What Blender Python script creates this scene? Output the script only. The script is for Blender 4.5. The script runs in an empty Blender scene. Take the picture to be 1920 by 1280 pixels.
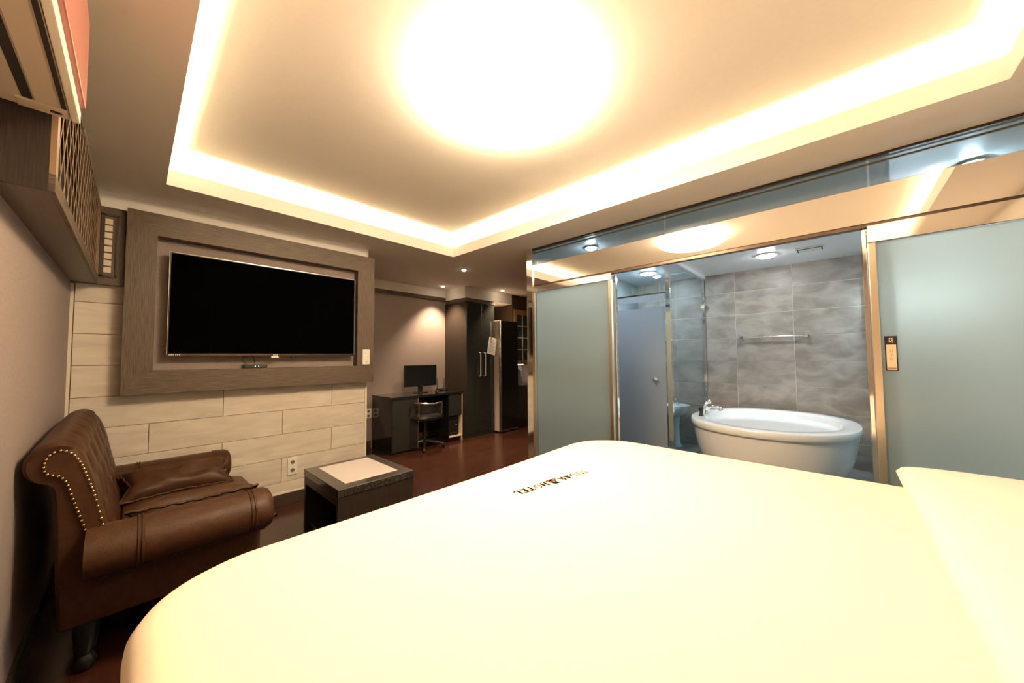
import bpy, bmesh, math, random
from mathutils import Vector, Matrix, noise
random.seed(7)
SC = bpy.context.scene
COL = SC.collection
PI = math.pi

# ------------------------------------------------------------------ camera
H = 1.25
F_PX, YAW, PITCH, ROLL = 659.438, -0.8221807, 0.04431888, -0.00695974
cam = bpy.data.cameras.new('camera')
cam.sensor_fit = 'HORIZONTAL'; cam.sensor_width = 36.0
cam.lens = F_PX * 36.0 / 1920.0
cam.clip_start = 0.02
camo = bpy.data.objects.new('camera', cam); COL.objects.link(camo)
camo.matrix_world = (Matrix.Translation((0, 0, H)) @ Matrix.Rotation(YAW, 4, 'Z')
                     @ Matrix.Rotation(PI / 2 + PITCH, 4, 'X') @ Matrix.Rotation(ROLL, 4, 'Z'))
SC.camera = camo
# ------------------------------------------------------------------ world, exposure
w = bpy.data.worlds.new('world'); SC.world = w; w.use_nodes = True
w.node_tree.nodes['Background'].inputs[0].default_value = (0.02, 0.018, 0.015, 1)
w.node_tree.nodes['Background'].inputs[1].default_value = 1.0
SC.view_settings.view_transform = 'Standard'
SC.view_settings.look = 'None'
SC.view_settings.gamma = 1.0
SC.view_settings.use_curve_mapping = False
SC.view_settings.exposure = 0.36
SC.cycles.use_denoising = True
SC.cycles.max_bounces = 12
SC.cycles.transparent_max_bounces = 16
SC.cycles.caustics_reflective = False
SC.cycles.caustics_refractive = False
SC.cycles.sample_clamp_indirect = 6.0
WARM = (1.0, 0.76, 0.48)
WARM2 = (1.0, 0.75, 0.44)
COOL = (0.93, 0.96, 1.0)
DOME_L, COVE_L, BATH_L, SPOT_W = 64.0, 62.0, 84.0, 170.0

# ------------------------------------------------------------------ materials
def new_mat(name):
    m = bpy.data.materials.new(name); m.use_nodes = True
    nt = m.node_tree
    return m, nt, nt.nodes['Principled BSDF']

def simple(name, col, rough=0.5, metal=0.0, coat=0.0, spec=0.5, emit=None, es=0.0):
    m, nt, b = new_mat(name)
    b.inputs['Base Color'].default_value = (*col, 1)
    b.inputs['Roughness'].default_value = rough
    b.inputs['Metallic'].default_value = metal
    b.inputs['Coat Weight'].default_value = coat
    b.inputs['Coat Roughness'].default_value = 0.08
    b.inputs['Specular IOR Level'].default_value = spec
    if emit:
        b.inputs['Emission Color'].default_value = (*emit, 1)
        b.inputs['Emission Strength'].default_value = es
    return m

def textured(name, c1, c2, scale=(1, 1, 1), nscale=8.0, detail=6.0, rough=0.5, bump=0.0, lo=0.3, hi=0.7,
             coat=0.0, dist=0.0, kind='noise', rand=0.0, bscale=None, spec=0.5, tilt=0.0):
    m, nt, b = new_mat(name)
    tc = nt.nodes.new('ShaderNodeTexCoord')
    mp = nt.nodes.new('ShaderNodeMapping'); mp.inputs['Scale'].default_value = scale; mp.inputs['Rotation'].default_value = (tilt, 0, 0)
    nt.links.new(tc.outputs['Object'], mp.inputs[0])
    vec = mp.outputs[0]
    if rand > 0:
        oi = nt.nodes.new('ShaderNodeObjectInfo')
        ad = nt.nodes.new('ShaderNodeVectorMath'); ad.operation = 'MULTIPLY_ADD'
        nt.links.new(oi.outputs['Random'], ad.inputs[0]); ad.inputs[1].default_value = (37, 21, 53)
        nt.links.new(vec, ad.inputs[2]); vec = ad.outputs[0]
    if kind == 'noise':
        tx = nt.nodes.new('ShaderNodeTexNoise'); tx.inputs['Scale'].default_value = nscale
        tx.inputs['Detail'].default_value = detail; tx.inputs['Distortion'].default_value = dist
        out = tx.outputs['Fac']
    elif kind == 'voronoi':
        tx = nt.nodes.new('ShaderNodeTexVoronoi'); tx.inputs['Scale'].default_value = nscale
        out = tx.outputs['Distance']
    nt.links.new(vec, tx.inputs['Vector'])
    rp = nt.nodes.new('ShaderNodeValToRGB')
    rp.color_ramp.elements[0].position = lo; rp.color_ramp.elements[0].color = (*c1, 1)
    rp.color_ramp.elements[1].position = hi; rp.color_ramp.elements[1].color = (*c2, 1)
    nt.links.new(out, rp.inputs[0])
    colout = rp.outputs[0]
    if rand > 0:
        hs = nt.nodes.new('ShaderNodeHueSaturation')
        mr = nt.nodes.new('ShaderNodeMapRange'); mr.inputs[3].default_value = 1 - rand; mr.inputs[4].default_value = 1 + rand
        nt.links.new(oi.outputs['Random'], mr.inputs[0]); nt.links.new(mr.outputs[0], hs.inputs['Value'])
        nt.links.new(colout, hs.inputs['Color']); colout = hs.outputs[0]
    nt.links.new(colout, b.inputs['Base Color'])
    b.inputs['Roughness'].default_value = rough
    b.inputs['Coat Weight'].default_value = coat
    b.inputs['Specular IOR Level'].default_value = spec
    if bump:
        bp = nt.nodes.new('ShaderNodeBump'); bp.inputs['Strength'].default_value = bump; bp.inputs['Distance'].default_value = 0.01
        if bscale:
            t2 = nt.nodes.new('ShaderNodeTexNoise'); t2.inputs['Scale'].default_value = bscale
            nt.links.new(tc.outputs['Object'], t2.inputs['Vector']); nt.links.new(t2.outputs['Fac'], bp.inputs['Height'])
        else:
            nt.links.new(out, bp.inputs['Height'])
        nt.links.new(bp.outputs[0], b.inputs['Normal'])
    return m

def emitter(name, col, strength):
    m = bpy.data.materials.new(name); m.use_nodes = True
    nt = m.node_tree; nt.nodes.clear()
    e = nt.nodes.new('ShaderNodeEmission'); o = nt.nodes.new('ShaderNodeOutputMaterial')
    e.inputs[0].default_value = (*col, 1); e.inputs[1].default_value = strength
    nt.links.new(e.outputs[0], o.inputs[0])
    return m

def pane(name, tint, refl, rough=0.0, frost=0.0, fcol=(1, 1, 1), rcol=(1, 1, 1), diff=0.3):
    """thin sheet glass: tinted see-through mixed with a mirror coat and an optional frosted part"""
    m = bpy.data.materials.new(name); m.use_nodes = True
    nt = m.node_tree; nt.nodes.clear()
    o = nt.nodes.new('ShaderNodeOutputMaterial')
    tr = nt.nodes.new('ShaderNodeBsdfTransparent'); tr.inputs[0].default_value = (*tint, 1)
    gl = nt.nodes.new('ShaderNodeBsdfGlossy'); gl.inputs['Roughness'].default_value = rough; gl.inputs[0].default_value = (*rcol, 1)
    base = tr.outputs[0]
    if frost > 0:
        tl = nt.nodes.new('ShaderNodeBsdfTranslucent'); tl.inputs[0].default_value = (*fcol, 1)
        df = nt.nodes.new('ShaderNodeBsdfDiffuse'); df.inputs[0].default_value = (*fcol, 1)
        rf = nt.nodes.new('ShaderNodeBsdfRefraction'); rf.inputs[0].default_value = (*fcol, 1)
        rf.inputs['Roughness'].default_value = .5; rf.inputs['IOR'].default_value = 1.35
        m0 = nt.nodes.new('ShaderNodeMixShader'); m0.inputs[0].default_value = .65
        nt.links.new(tl.outputs[0], m0.inputs[1]); nt.links.new(rf.outputs[0], m0.inputs[2])
        mm = nt.nodes.new('ShaderNodeMixShader'); mm.inputs[0].default_value = diff
        nt.links.new(m0.outputs[0], mm.inputs[1]); nt.links.new(df.outputs[0], mm.inputs[2])
        m2 = nt.nodes.new('ShaderNodeMixShader'); m2.inputs[0].default_value = frost
        nt.links.new(base, m2.inputs[1]); nt.links.new(mm.outputs[0], m2.inputs[2]); base = m2.outputs[0]
    lw = nt.nodes.new('ShaderNodeLayerWeight'); lw.inputs[0].default_value = .5
    pw = nt.nodes.new('ShaderNodeMath'); pw.operation = 'POWER'; pw.inputs[1].default_value = 5.0
    nt.links.new(lw.outputs['Facing'], pw.inputs[0])
    mr = nt.nodes.new('ShaderNodeMath'); mr.operation = 'MULTIPLY_ADD'; mr.inputs[1].default_value = 1 - refl; mr.inputs[2].default_value = refl
    nt.links.new(pw.outputs[0], mr.inputs[0])
    mx = nt.nodes.new('ShaderNodeMixShader')
    nt.links.new(mr.outputs[0], mx.inputs[0]); nt.links.new(base, mx.inputs[1]); nt.links.new(gl.outputs[0], mx.inputs[2])
    nt.links.new(mx.outputs[0], o.inputs[0])
    return m

M = {}
M['paint'] = textured('ceiling_paint', (.90, .87, .83), (.92, .89, .85), nscale=40, rough=0.85)
M['headwall'] = textured('cream_wallcovering', (.74, .69, .62), (.80, .75, .68), nscale=80, rough=.8)
M['bathpaint'] = simple('bathroom_ceiling', (.86, .87, .88), 0.4)
M['paper'] = textured('wallpaper_weave', (.22, .175, .160), (.30, .24, .22), scale=(1, 1, .25), nscale=260, detail=2, rough=.75, bump=.25, lo=.25, hi=.75)
M['plank'] = textured('travertine_plank', (.56, .50, .42), (.72, .65, .56), scale=(1, 1, 5.0), nscale=3.2, detail=9, rough=.45, bump=.05, dist=.8, rand=.05)
M['grout'] = simple('grout', (.22, .18, .14), .9)
M['ptrim'] = simple('cream_trim', (.72, .64, .54), .5)
M['base'] = textured('dark_baseboard', (.035, .024, .018), (.06, .04, .03), scale=(2, 2, 40), nscale=4, rough=.35)
M['floor'] = textured('dark_red_laminate', (.026, .009, .005), (.055, .019, .011), scale=(.8, 9, 1), nscale=5, detail=8, rough=.22, dist=.4)
M['oakH'] = textured('brown_oak_horizontal', (.038, .025, .016), (.132, .092, .063), scale=(3, 3, 90), nscale=3, detail=5, rough=.5, bump=.1)
M['oakV'] = textured('brown_oak_vertical', (.038, .025, .016), (.132, .092, .063), scale=(90, 3, 3), nscale=3, detail=5, rough=.5, bump=.1)
M['wenV'] = textured('wenge_vertical', (.011, .007, .005), (.035, .024, .017), scale=(110, 110, 3), nscale=3, detail=4, rough=.45, bump=.08)
M['wen'] = textured('wenge_plain', (.07, .05, .036), (.10, .072, .052), scale=(60, 2, 60), nscale=3, detail=4, rough=.4)
M['lattice'] = simple('lattice_wood', (.26, .17, .105), .4)
M['dark'] = simple('dark_void', (.012, .009, .007), .7)
M['cell'] = simple('pale_cell', (.72, .62, .48), .6)
M['leather'] = textured('brown_leather', (.040, .017, .008), (.058, .025, .012), nscale=30, rough=.44, bump=.12, bscale=240, coat=.0, spec=.2)
M['leatherd'] = simple('leather_piping', (.045, .019, .009), .5, spec=.15)
M['brass'] = simple('brass_nail', (.85, .62, .30), .22, 1.0)
M['blackwood'] = textured('black_wood', (.012, .009, .007), (.03, .022, .016), scale=(70, 70, 3), nscale=3, rough=.35)
M['blackgloss'] = simple('black_gloss', (.010, .009, .008), .09, coat=.5)
M['blackdoor'] = simple('charcoal_gloss', (.022, .023, .021), .18, coat=.3)
M['black'] = simple('black_plastic', (.010, .010, .010), .35)
M['screen'] = simple('black_screen', (.001, .001, .001), .55, spec=.0)
M['mscreen'] = simple('monitor_screen', (.006, .007, .007), .35)
M['chrome'] = simple('polished_steel', (.86, .85, .83), .07, 1.0)
M['mirror'] = simple('mirror_polished_steel', (.93, .91, .88), .015, 1.0)
M['satin'] = simple('satin_champagne_metal', (.78, .70, .56), .32, 1.0)
M['steel'] = simple('brushed_steel', (.62, .61, .60), .28, 1.0)
M['bronze'] = simple('dark_channel', (.09, .065, .05), .25, .9)
M['white'] = simple('white_plastic', (.80, .77, .71), .4)
M['socketd'] = simple('socket_shadow', (.22, .18, .14), .6)
M['duvet'] = textured('white_cotton', (.92, .79, .60), (.94, .81, .62), nscale=60, rough=.9)
M['pillow'] = textured('white_pillow_cotton', (.91, .74, .68), (.93, .76, .70), nscale=60, rough=.9)
M['ink'] = simple('brown_ink', (.010, .004, .002), .9, spec=.1)
M['inkd'] = simple('dark_ink', (.004, .003, .004), .9, spec=.0)
M['inkr'] = simple('red_ink', (.14, .025, .010), .9, spec=.0)
M['granite'] = textured('black_glitter_stone', (.9, .85, .8), (.018, .015, .013), nscale=330, kind='voronoi', lo=.13, hi=.2, rough=.15, coat=.3)
M['tabletop'] = simple('cream_inset', (.55, .50, .49), .35)
M['tile'] = textured('grey_slate_tile', (.285, .24, .20), (.475, .41, .35), scale=(1, 1.0, 1.7), nscale=4.2, detail=15, rough=.38, dist=.6, lo=.36, hi=.66, rand=.05, tilt=-.7)
M['tgrout'] = simple('pale_grout', (.82, .76, .68), .8)
M['bathfloor'] = textured('bathroom_floor', (.20, .18, .16), (.30, .27, .24), nscale=12, rough=.4)
M['acrylic'] = simple('white_acrylic', (.92, .90, .88), .14, coat=.4)
M['greywall'] = textured('grey_bath_wall', (.18, .19, .19), (.26, .27, .27), nscale=5, detail=8, rough=.4)
M['transom'] = pane('transom_glass', (.66, .76, .80), .10, rcol=(1, .98, .96))
M['clear'] = pane('clear_blue_glass', (.80, .90, .94), .04)
M['frost'] = pane('frosted_glass', (.5, .6, .6), .04, rough=.25, frost=1.0, fcol=(.80, .87, .83), diff=.10)
M['frost2'] = pane('frosted_film', (.5, .6, .65), .04, rough=.2, frost=.97, fcol=(.80, .84, .90), diff=.30)
M['dome'] = emitter('dome_diffuser', WARM, DOME_L)
M['led'] = emitter('warm_led', WARM2, COVE_L)
M['bulb'] = emitter('bulb_glow', (1, .82, .58), 40.0)
M['bathlamp'] = emitter('bath_lamp', COOL, BATH_L)
M['stalllamp'] = emitter('stall_lamp', (.88, .94, 1.0), BATH_L * 2.6)
M['backlight'] = emitter('backlight_glow', (.85, .92, 1.0), BATH_L * 2.1)  # glow of the extra lamp added behind the right frosted door
M['acwhite'] = simple('ac_shell', (.52, .44, .36), .4)
M['accream'] = simple('ac_front_lip', (.80, .76, .66), .35)
M['acpink'] = textured('coral_panel', (.36, .13, .105), (.42, .16, .13), nscale=6, rough=.3)
M['paperw'] = simple('paper', (.70, .68, .68), .8)
M['greytext'] = simple('print_grey', (.30, .29, .29), .8)
M['cream'] = simple('cream_edge', (.72, .58, .42), .5)
M['fridge'] = simple('fridge_side', (.55, .46, .38), .4)
M['pine'] = textured('amber_wood', (.36, .20, .08), (.50, .29, .13), scale=(3, 3, 60), nscale=3, rough=.4)
M['brownwall'] = textured('brown_panel', (.055, .038, .026), (.075, .052, .036), scale=(60, 60, 2), nscale=3, rough=.45)
M['wardside'] = textured('dark_brown_side', (.020, .013, .009), (.032, .021, .015), scale=(60, 60, 2), nscale=3, rough=.4)
M['handle'] = simple('satin_silver', (.80, .78, .75), .45, .6)
M['kettle'] = simple('kettle_blue', (.22, .32, .42), .3, coat=.3)
M['floral'] = textured('floral_tile', (.75, .68, .62), (.30, .14, .10), nscale=24, detail=2, lo=.48, hi=.62, rough=.3)
M['cabglass'] = simple('cabinet_glass', (.05, .07, .075), .06, coat=1.0)
M['gold'] = simple('tan_plate', (.78, .56, .38), .4)
M['copper'] = simple('copper_print', (.50, .24, .14), .5)
M['niche'] = emitter('niche_fill_glow', (1, .85, .68), 14.0)  # emitter of the fill light added under the kitchen cabinet
M['ledgreen'] = emitter('status_led', (.5, 1, .5), 3.0)
M['ringwhite'] = simple('fixture_white', (.82, .80, .76), .4)

# ------------------------------------------------------------------ mesh helpers
def b_box(bm, lo, hi, bev=0.0, seg=2):
    x0, y0, z0 = lo; x1, y1, z1 = hi
    vs = [bm.verts.new(p) for p in ((x0, y0, z0), (x1, y0, z0), (x1, y1, z0), (x0, y1, z0),
                                    (x0, y0, z1), (x1, y0, z1), (x1, y1, z1), (x0, y1, z1))]
    fs = [bm.faces.new([vs[i] for i in q]) for q in ((3, 2, 1, 0), (4, 5, 6, 7), (0, 1, 5, 4), (1, 2, 6, 5), (2, 3, 7, 6), (3, 0, 4, 7))]
    if bev > 0:
        es = list({e for f in fs for e in f.edges})
        bmesh.ops.bevel(bm, geom=es, offset=bev, segments=seg, profile=0.5, affect='EDGES', clamp_overlap=True)

def b_prism(bm, pts, axis, a, b):
    """closed polygon pts (2D) extruded along axis between a and b"""
    def mk(p, t):
        return {'x': (t, p[0], p[1]), 'y': (p[0], t, p[1]), 'z': (p[0], p[1], t)}[axis]
    A = [bm.verts.new(mk(p, a)) for p in pts]; B = [bm.verts.new(mk(p, b)) for p in pts]
    n = len(pts)
    bm.faces.new(A); bm.faces.new(B[::-1])
    for i in range(n):
        j = (i + 1) % n
        bm.faces.new((A[j], A[i], B[i], B[j]))

def frame_of(d):
    d = d.normalized()
    u = d.cross(Vector((0, 0, 1)))
    if u.length < 1e-4: u = Vector((1, 0, 0))
    u.normalize(); return u, d.cross(u)

def b_tube(bm, pts, r, seg=10, closed=False):
    pts = [Vector(p) for p in pts]; n = len(pts); rings = []
    rs = r if isinstance(r, (list, tuple)) else [r] * n
    pu = None
    for i, p in enumerate(pts):
        if closed: d = pts[(i + 1) % n] - pts[i - 1]
        else: d = pts[min(i + 1, n - 1)] - pts[max(i - 1, 0)]
        d.normalize()
        if pu is None: u, v = frame_of(d)
        else:
            u = (pu - d * pu.dot(d)).normalized(); v = d.cross(u)
        pu = u
        rings.append([bm.verts.new(p + (u * math.cos(2 * PI * k / seg) + v * math.sin(2 * PI * k / seg)) * rs[i]) for k in range(seg)])
    m = n if closed else n - 1
    for i in range(m):
        A = rings[i]; B = rings[(i + 1) % n]
        for k in range(seg):
            bm.faces.new((A[k], A[(k + 1) % seg], B[(k + 1) % seg], B[k]))
    if not closed:
        bm.faces.new(rings[0][::-1]); bm.faces.new(rings[-1])

def b_cyl(bm, p0, p1, r, seg=20, r1=None):
    b_tube(bm, [p0, p1], [r, r if r1 is None else r1], seg)

def b_lathe(bm, prof, c, seg=40, sx=1.0, sy=1.0, n=2.0, caps=True):
    """prof: list of (radius, z). superellipse exponent n."""
    rings = []
    for r, z in prof:
        ring = []
        for k in range(seg):
            t = 2 * PI * k / seg; ct, st = math.cos(t), math.sin(t)
            ex = math.copysign(abs(ct) ** (2 / n), ct); ey = math.copysign(abs(st) ** (2 / n), st)
            ring.append(bm.verts.new((c[0] + sx * r * ex, c[1] + sy * r * ey, c[2] + z)))
        rings.append(ring)
    for A, B in zip(rings, rings[1:]):
        for k in range(seg):
            bm.faces.new((A[k], A[(k + 1) % seg], B[(k + 1) % seg], B[k]))
    if caps:
        bm.faces.new(rings[0][::-1]); bm.faces.new(rings[-1])

def b_ball(bm, c, r, seg=10, sz=1.0):
    prof = [(max(1e-4, r * math.sin(PI * i / (seg // 2 + 1))), -r * sz * math.cos(PI * i / (seg // 2 + 1))) for i in range(1, seg // 2 + 1)]
    b_lathe(bm, prof, c, seg)

def b_grid(bm, fn, nu, nv, closed_u=False):
    V = [[bm.verts.new(fn(i / nu, j / nv)) for j in range(nv + 1)] for i in range(nu if closed_u else nu + 1)]
    for i in range(nu):
        A = V[i]; B = V[(i + 1) % len(V)]
        for j in range(nv):
            bm.faces.new((A[j], B[j], B[j + 1], A[j + 1]))
    return V

ORG = {}
def mk(name, bm, mat, parent=None, smooth=False, label=None, kind=None, org=None, rng=None):
    """link bm (world coordinates) as one mesh object; parent origin removed"""
    if isinstance(bm, list):
        b2 = bmesh.new()
        for it in bm: b_box(b2, *it)
        bm = b2
    bmesh.ops.recalc_face_normals(bm, faces=bm.faces[:])
    if parent is not None: o3 = ORG[parent.name]
    elif org is not None: o3 = Vector(org)
    else:
        xs = [v.co for v in bm.verts]
        o3 = Vector(((min(v.x for v in xs) + max(v.x for v in xs)) / 2, (min(v.y for v in xs) + max(v.y for v in xs)) / 2, min(v.z for v in xs)))
    bmesh.ops.translate(bm, verts=bm.verts[:], vec=-o3)
    me = bpy.data.meshes.new(name); bm.to_mesh(me); bm.free()
    me.materials.append(M[mat] if isinstance(mat, str) else mat)
    if smooth:
        for p in me.polygons: p.use_smooth = True
        if smooth != 'all':
            me.set_sharp_from_angle(angle=math.radians(40))
    ob = bpy.data.objects.new(name, me); COL.objects.link(ob)
    ORG[ob.name] = o3
    if parent is not None: ob.parent = parent
    else: ob.location = o3
    if label: ob['label'] = label
    if kind: ob['kind'] = kind
    return ob

def thing(name, loc, label, cat, group=None):
    ob = bpy.data.objects.new(name, None); COL.objects.link(ob)
    ob.empty_display_size = .05
    ob.location = loc; ORG[ob.name] = Vector(loc)
    ob['label'] = label; ob['category'] = cat
    if group: ob['group'] = group
    return ob

def tag(ob, label, cat, group=None):
    ob['label'] = label; ob['category'] = cat
    if group: ob['group'] = group
    return ob

def struct(name, bm, mat, label, parent=None, smooth=False, cat=None):
    ob = mk(name, bm, mat, parent, smooth)
    if parent is None:
        ob['kind'] = 'structure'; ob['label'] = label
        if cat: ob['category'] = cat
    return ob

def sroot(name, loc, label, cat):
    o = thing(name, loc, label, cat); o['kind'] = 'structure'; return o

# ------------------------------------------------------------------ dimensions
XL, YT, CZ = -0.28, 3.52, 2.37          # left wall, TV wall face, soffit height
XG, YGE, YN = 2.80, 2.31, -0.95         # glass wall plane, its far end, wall behind the bed head
YR, XB, XE = 4.80, 5.40, 5.45           # recess wall, bathroom back wall, outer end
CX0, CX1, CY0, CY1 = 0.112, 2.404, -0.55, 3.117   # cove opening
TZ = 2.60

# ------------------------------------------------------------------ room shell
struct('floor', [((XL - .1, YN - .1, -.1), (XG + .03, YR + .1, 0)), ((XG + .03, YGE + .06, -.1), (XE + .1, YR + .1, 0))], 'floor', 'dark reddish brown laminate floor around the bed', cat='floor')
struct('floor_bathroom', [((XG + .03, YN - .1, -.1), (XE + .1, YGE + .06, 0.0))], 'bathfloor', 'grey bathroom floor under the white bathtub', cat='floor')
LT = .14   # trough width
LW = .018
ceil = struct('ceiling', [((XL - .1, YN - .1, CZ), (CX0 - LW, YR + .1, CZ + .03)), ((CX1 + LW, YN - .1, CZ), (XG + .02, YR + .1, CZ + .03)),
                  ((CX0 - LW, YN - .1, CZ), (CX1 + LW, CY0 - LW, CZ + .03)), ((CX0 - LW, CY1 + LW, CZ), (CX1 + LW, YR + .1, CZ + .03)),
                  ((XG + .02, YGE, CZ), (XE + .1, YR + .1, CZ + .03))], 'paint', 'cream painted dropped ceiling border around the lit tray', cat='ceiling')
mk('tray_panel', [((CX0 - LT, CY0 - LT, TZ), (CX1 + LT, CY1 + LT, TZ + .03))], 'paint', ceil)
mk('tray_side', [((CX0 - LT - .02, CY0 - LT - .02, CZ + .03), (CX0 - LT, CY1 + LT + .02, TZ + .03)), ((CX1 + LT, CY0 - LT - .02, CZ + .03), (CX1 + LT + .02, CY1 + LT + .02, TZ + .03)),
                 ((CX0 - LT, CY0 - LT - .02, CZ + .03), (CX1 + LT, CY0 - LT, TZ + .03)), ((CX0 - LT, CY1 + LT, CZ + .03), (CX1 + LT, CY1 + LT + .02, TZ + .03))], 'paint', ceil)
LH = CZ + .105
for nm, lo, hi in (('cove_lip', (CX0 - .018, CY0 - .018, CZ), (CX0, CY1 + .018, LH)), ('cove_lip', (CX1, CY0 - .018, CZ), (CX1 + .018, CY1 + .018, LH)),
                   ('cove_lip', (CX0, CY0 - .018, CZ), (CX1, CY0, LH)), ('cove_lip', (CX0, CY1, CZ), (CX1, CY1 + .018, LH))):
    mk(nm, [(lo, hi)], 'paint', ceil)
for lb, lo, hi in (('warm LED strip in the cove along the left wall side', (CX0 - .085, CY0, CZ + .031), (CX0 - .055, CY1, CZ + .045)),
                   ('warm LED strip in the cove along the glass wall side', (CX1 + .055, CY0, CZ + .031), (CX1 + .085, CY1, CZ + .045)),
                   ('warm LED strip in the cove above the bed head', (CX0, CY0 - .085, CZ + .031), (CX1, CY0 - .055, CZ + .045)),
                   ('warm LED strip in the cove on the television side', (CX0, CY1 + .055, CZ + .031), (CX1, CY1 + .085, CZ + .045))):
    tag(mk('led_strip', [(lo, hi)], 'led'), lb, 'light strip', 'cove light strips')

struct('wall_left', [((XL - .1, YN - .1, 0), (XL, YT + .1, CZ))], 'paper', 'brown woven wallpaper wall behind the armchair', cat='wall')
struct('wall_front', [((XL, YN - .1, 0), (XE + .1, YN, CZ))], 'headwall', 'cream wall behind the bed head', cat='wall')
wb = struct('wall_back', [((XL - .1, YT + .012, 0), (1.615, YR + .1, CZ))], 'grout', 'pale stone plank wall carrying the television', cat='wall')
struct('wall_recess', [((1.615, YR, 0), (XE + .1, YR + .1, CZ))], 'paper', 'brown wallpapered wall behind the computer desk', cat='wall')
struct('wall_kitchen', [((XE, YGE + .06, 0), (XE + .1, YR, CZ))], 'paper', 'far end wall of the kitchen corner', cat='wall')
struct('wall_bathroom_side', [((XG + .06, YGE, 0), (XE, YGE + .06, CZ))], 'greywall', 'grey wall closing the bathroom beside the shower stall', cat='wall')
# planks on the TV wall: 0.8 x 0.205, half bond
PH, PL, GAP = .2035, .80, .003
row = 0; z0 = 0.0
k = -1
for r in range(0, 12):
    za = .197 + (r - 1) * PH if r > 0 else 0.0
    zb = .197 + r * PH
    if zb > 2.235: zb = 2.235
    if za >= 2.22: break
    off = .887 - 3 * PL if r % 2 == 1 else .887 - 3.5 * PL
    if r == 0: za = .10
    if r == 0: off = .887 - 3.5 * PL
    x = off
    while x < 1.60:
        xa, xb = max(x, XL + .016), min(x + PL, 1.600)
        if xb - xa > .02:
            mk('plank', [((xa + GAP / 2, YT, za + GAP / 2), (xb - GAP / 2, YT + .0125, zb - GAP / 2), .0012, 1)], 'plank', wb)
        x += PL
mk('upper_band', [((XL, YT + .001, 2.236), (1.600, YT + .0125, CZ))], 'paint', wb)
mk('edge_trim', [((1.600, YT - .004, .1), (1.620, YT + .03, CZ))], 'ptrim', wb)
mk('edge_trim', [((XL, YT - .003, .1), (XL + .014, YT + .012, 1.735))], 'ptrim', wb)
mk('bottom_trim', [((XL + .014, YT - .006, .10), (1.600, YT + .0115, .112))], 'ptrim', wb)
struct('baseboard_back', [((XL, YT - .012, 0), (1.62, YT + .011, .10), .002, 1)], 'base', 'dark wooden baseboard below the stone plank wall', cat='baseboard')
struct('baseboard_left', [((XL, YN, 0), (XL + .012, YT - .012, .10), .002, 1)], 'base', 'dark wooden baseboard along the wallpapered left wall', cat='baseboard')
struct('baseboard_recess', [((1.615, YR - .014, 0), (2.27, YR, .11), .002, 1)], 'base', 'dark wooden baseboard left of the computer desk', cat='baseboard')
# crown strip and light band in the recess
struct('trim_1', [((1.62, YR - .03, 2.185), (3.55, YR, 2.24), .003, 1)], 'wen', 'dark crown moulding over the wallpaper behind the desk', cat='trim')
struct('wall_bulkhead', [((1.62, YR - .02, 2.24), (3.55, YR, CZ)), ((3.52, 4.27, 2.19), (4.60, YR, CZ))], 'paint', 'pale band of wall above the crown moulding and wardrobe', cat='wall')

# ------------------------------------------------------------------ ceiling dome light
t = thing('ceiling_light', (1.25, 1.19, TZ - .10), 'large round glowing ceiling light in the middle of the tray', 'ceiling light')
bm = bmesh.new(); b_lathe(bm, [(.30, TZ - .012), (.31, TZ - .012), (.31, TZ - .001), (.30, TZ - .001)], (1.25, 1.19, 0), 48); mk('base_ring', bm, 'ringwhite', t, True)
bm = bmesh.new(); b_lathe(bm, [(.005, TZ - .115), (.14, TZ - .112), (.24, TZ - .10), (.31, TZ - .08), (.345, TZ - .055), (.352, TZ - .035), (.345, TZ - .014)], (1.25, 1.19, 0), 56); mk('diffuser', bm, 'dome', t, True)

# ------------------------------------------------------------------ recess downlights
def downlight(x, y, label, watts):
    t = thing('downlight', (x, y, CZ - .012), label, 'downlight', 'recessed ceiling spots')
    bm = bmesh.new(); b_lathe(bm, [(.030, CZ - .004), (.042, CZ - .004), (.042, CZ - .0005), (.030, CZ - .0005)], (x, y, 0), 24); mk('trim_ring', bm, 'steel', t, True)
    bm = bmesh.new(); b_lathe(bm, [(.004, CZ - .014), (.018, CZ - .013), (.028, CZ - .006), (.029, CZ - .001)], (x, y, 0), 20); mk('bulb', bm, 'bulb', t, True)
    l = bpy.data.lights.new('spot', 'SPOT'); l.energy = watts; l.color = (1, .74, .48); l.spot_size = math.radians(95); l.spot_blend = .7; l.shadow_soft_size = .03
    lo = bpy.data.objects.new('spot_lamp', l); COL.objects.link(lo); lo.parent = t; lo.location = (0, 0, -.012)
downlight(2.857, 3.486, 'recessed spot nearest the corner of the lit tray', SPOT_W)
downlight(3.28, 4.52, 'recessed spot above the desk beside the wardrobe', SPOT_W)
downlight(4.19, 4.10, 'recessed spot above the tall black refrigerator', SPOT_W * .6)

# ------------------------------------------------------------------ television frame
FY0, FX0, FX1, FZ0, FZ1 = 3.42, -.053, 1.641, 1.017, 2.258
IX0, IX1, IZ0, IZ1 = .093, 1.476, 1.176, 2.106
t = thing('oak_surround', ((FX0 + FX1) / 2, FY0, FZ0), 'wide brown oak frame box around the television on the stone wall', 'frame')
bm = bmesh.new(); b_prism(bm, [(FX0, FZ1), (FX1, FZ1), (IX1, IZ1), (IX0, IZ1)], 'y', FY0, YT - .002); mk('top_rail', bm, 'oakH', t)
bm = bmesh.new(); b_prism(bm, [(FX0, FZ0), (IX0, IZ0), (IX1, IZ0), (FX1, FZ0)], 'y', FY0, YT - .002); mk('bottom_rail', bm, 'oakH', t)
bm = bmesh.new(); b_prism(bm, [(FX0, FZ0), (FX0, FZ1), (IX0, IZ1), (IX0, IZ0)], 'y', FY0, YT - .002); mk('side_rail', bm, 'oakV', t)
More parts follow.
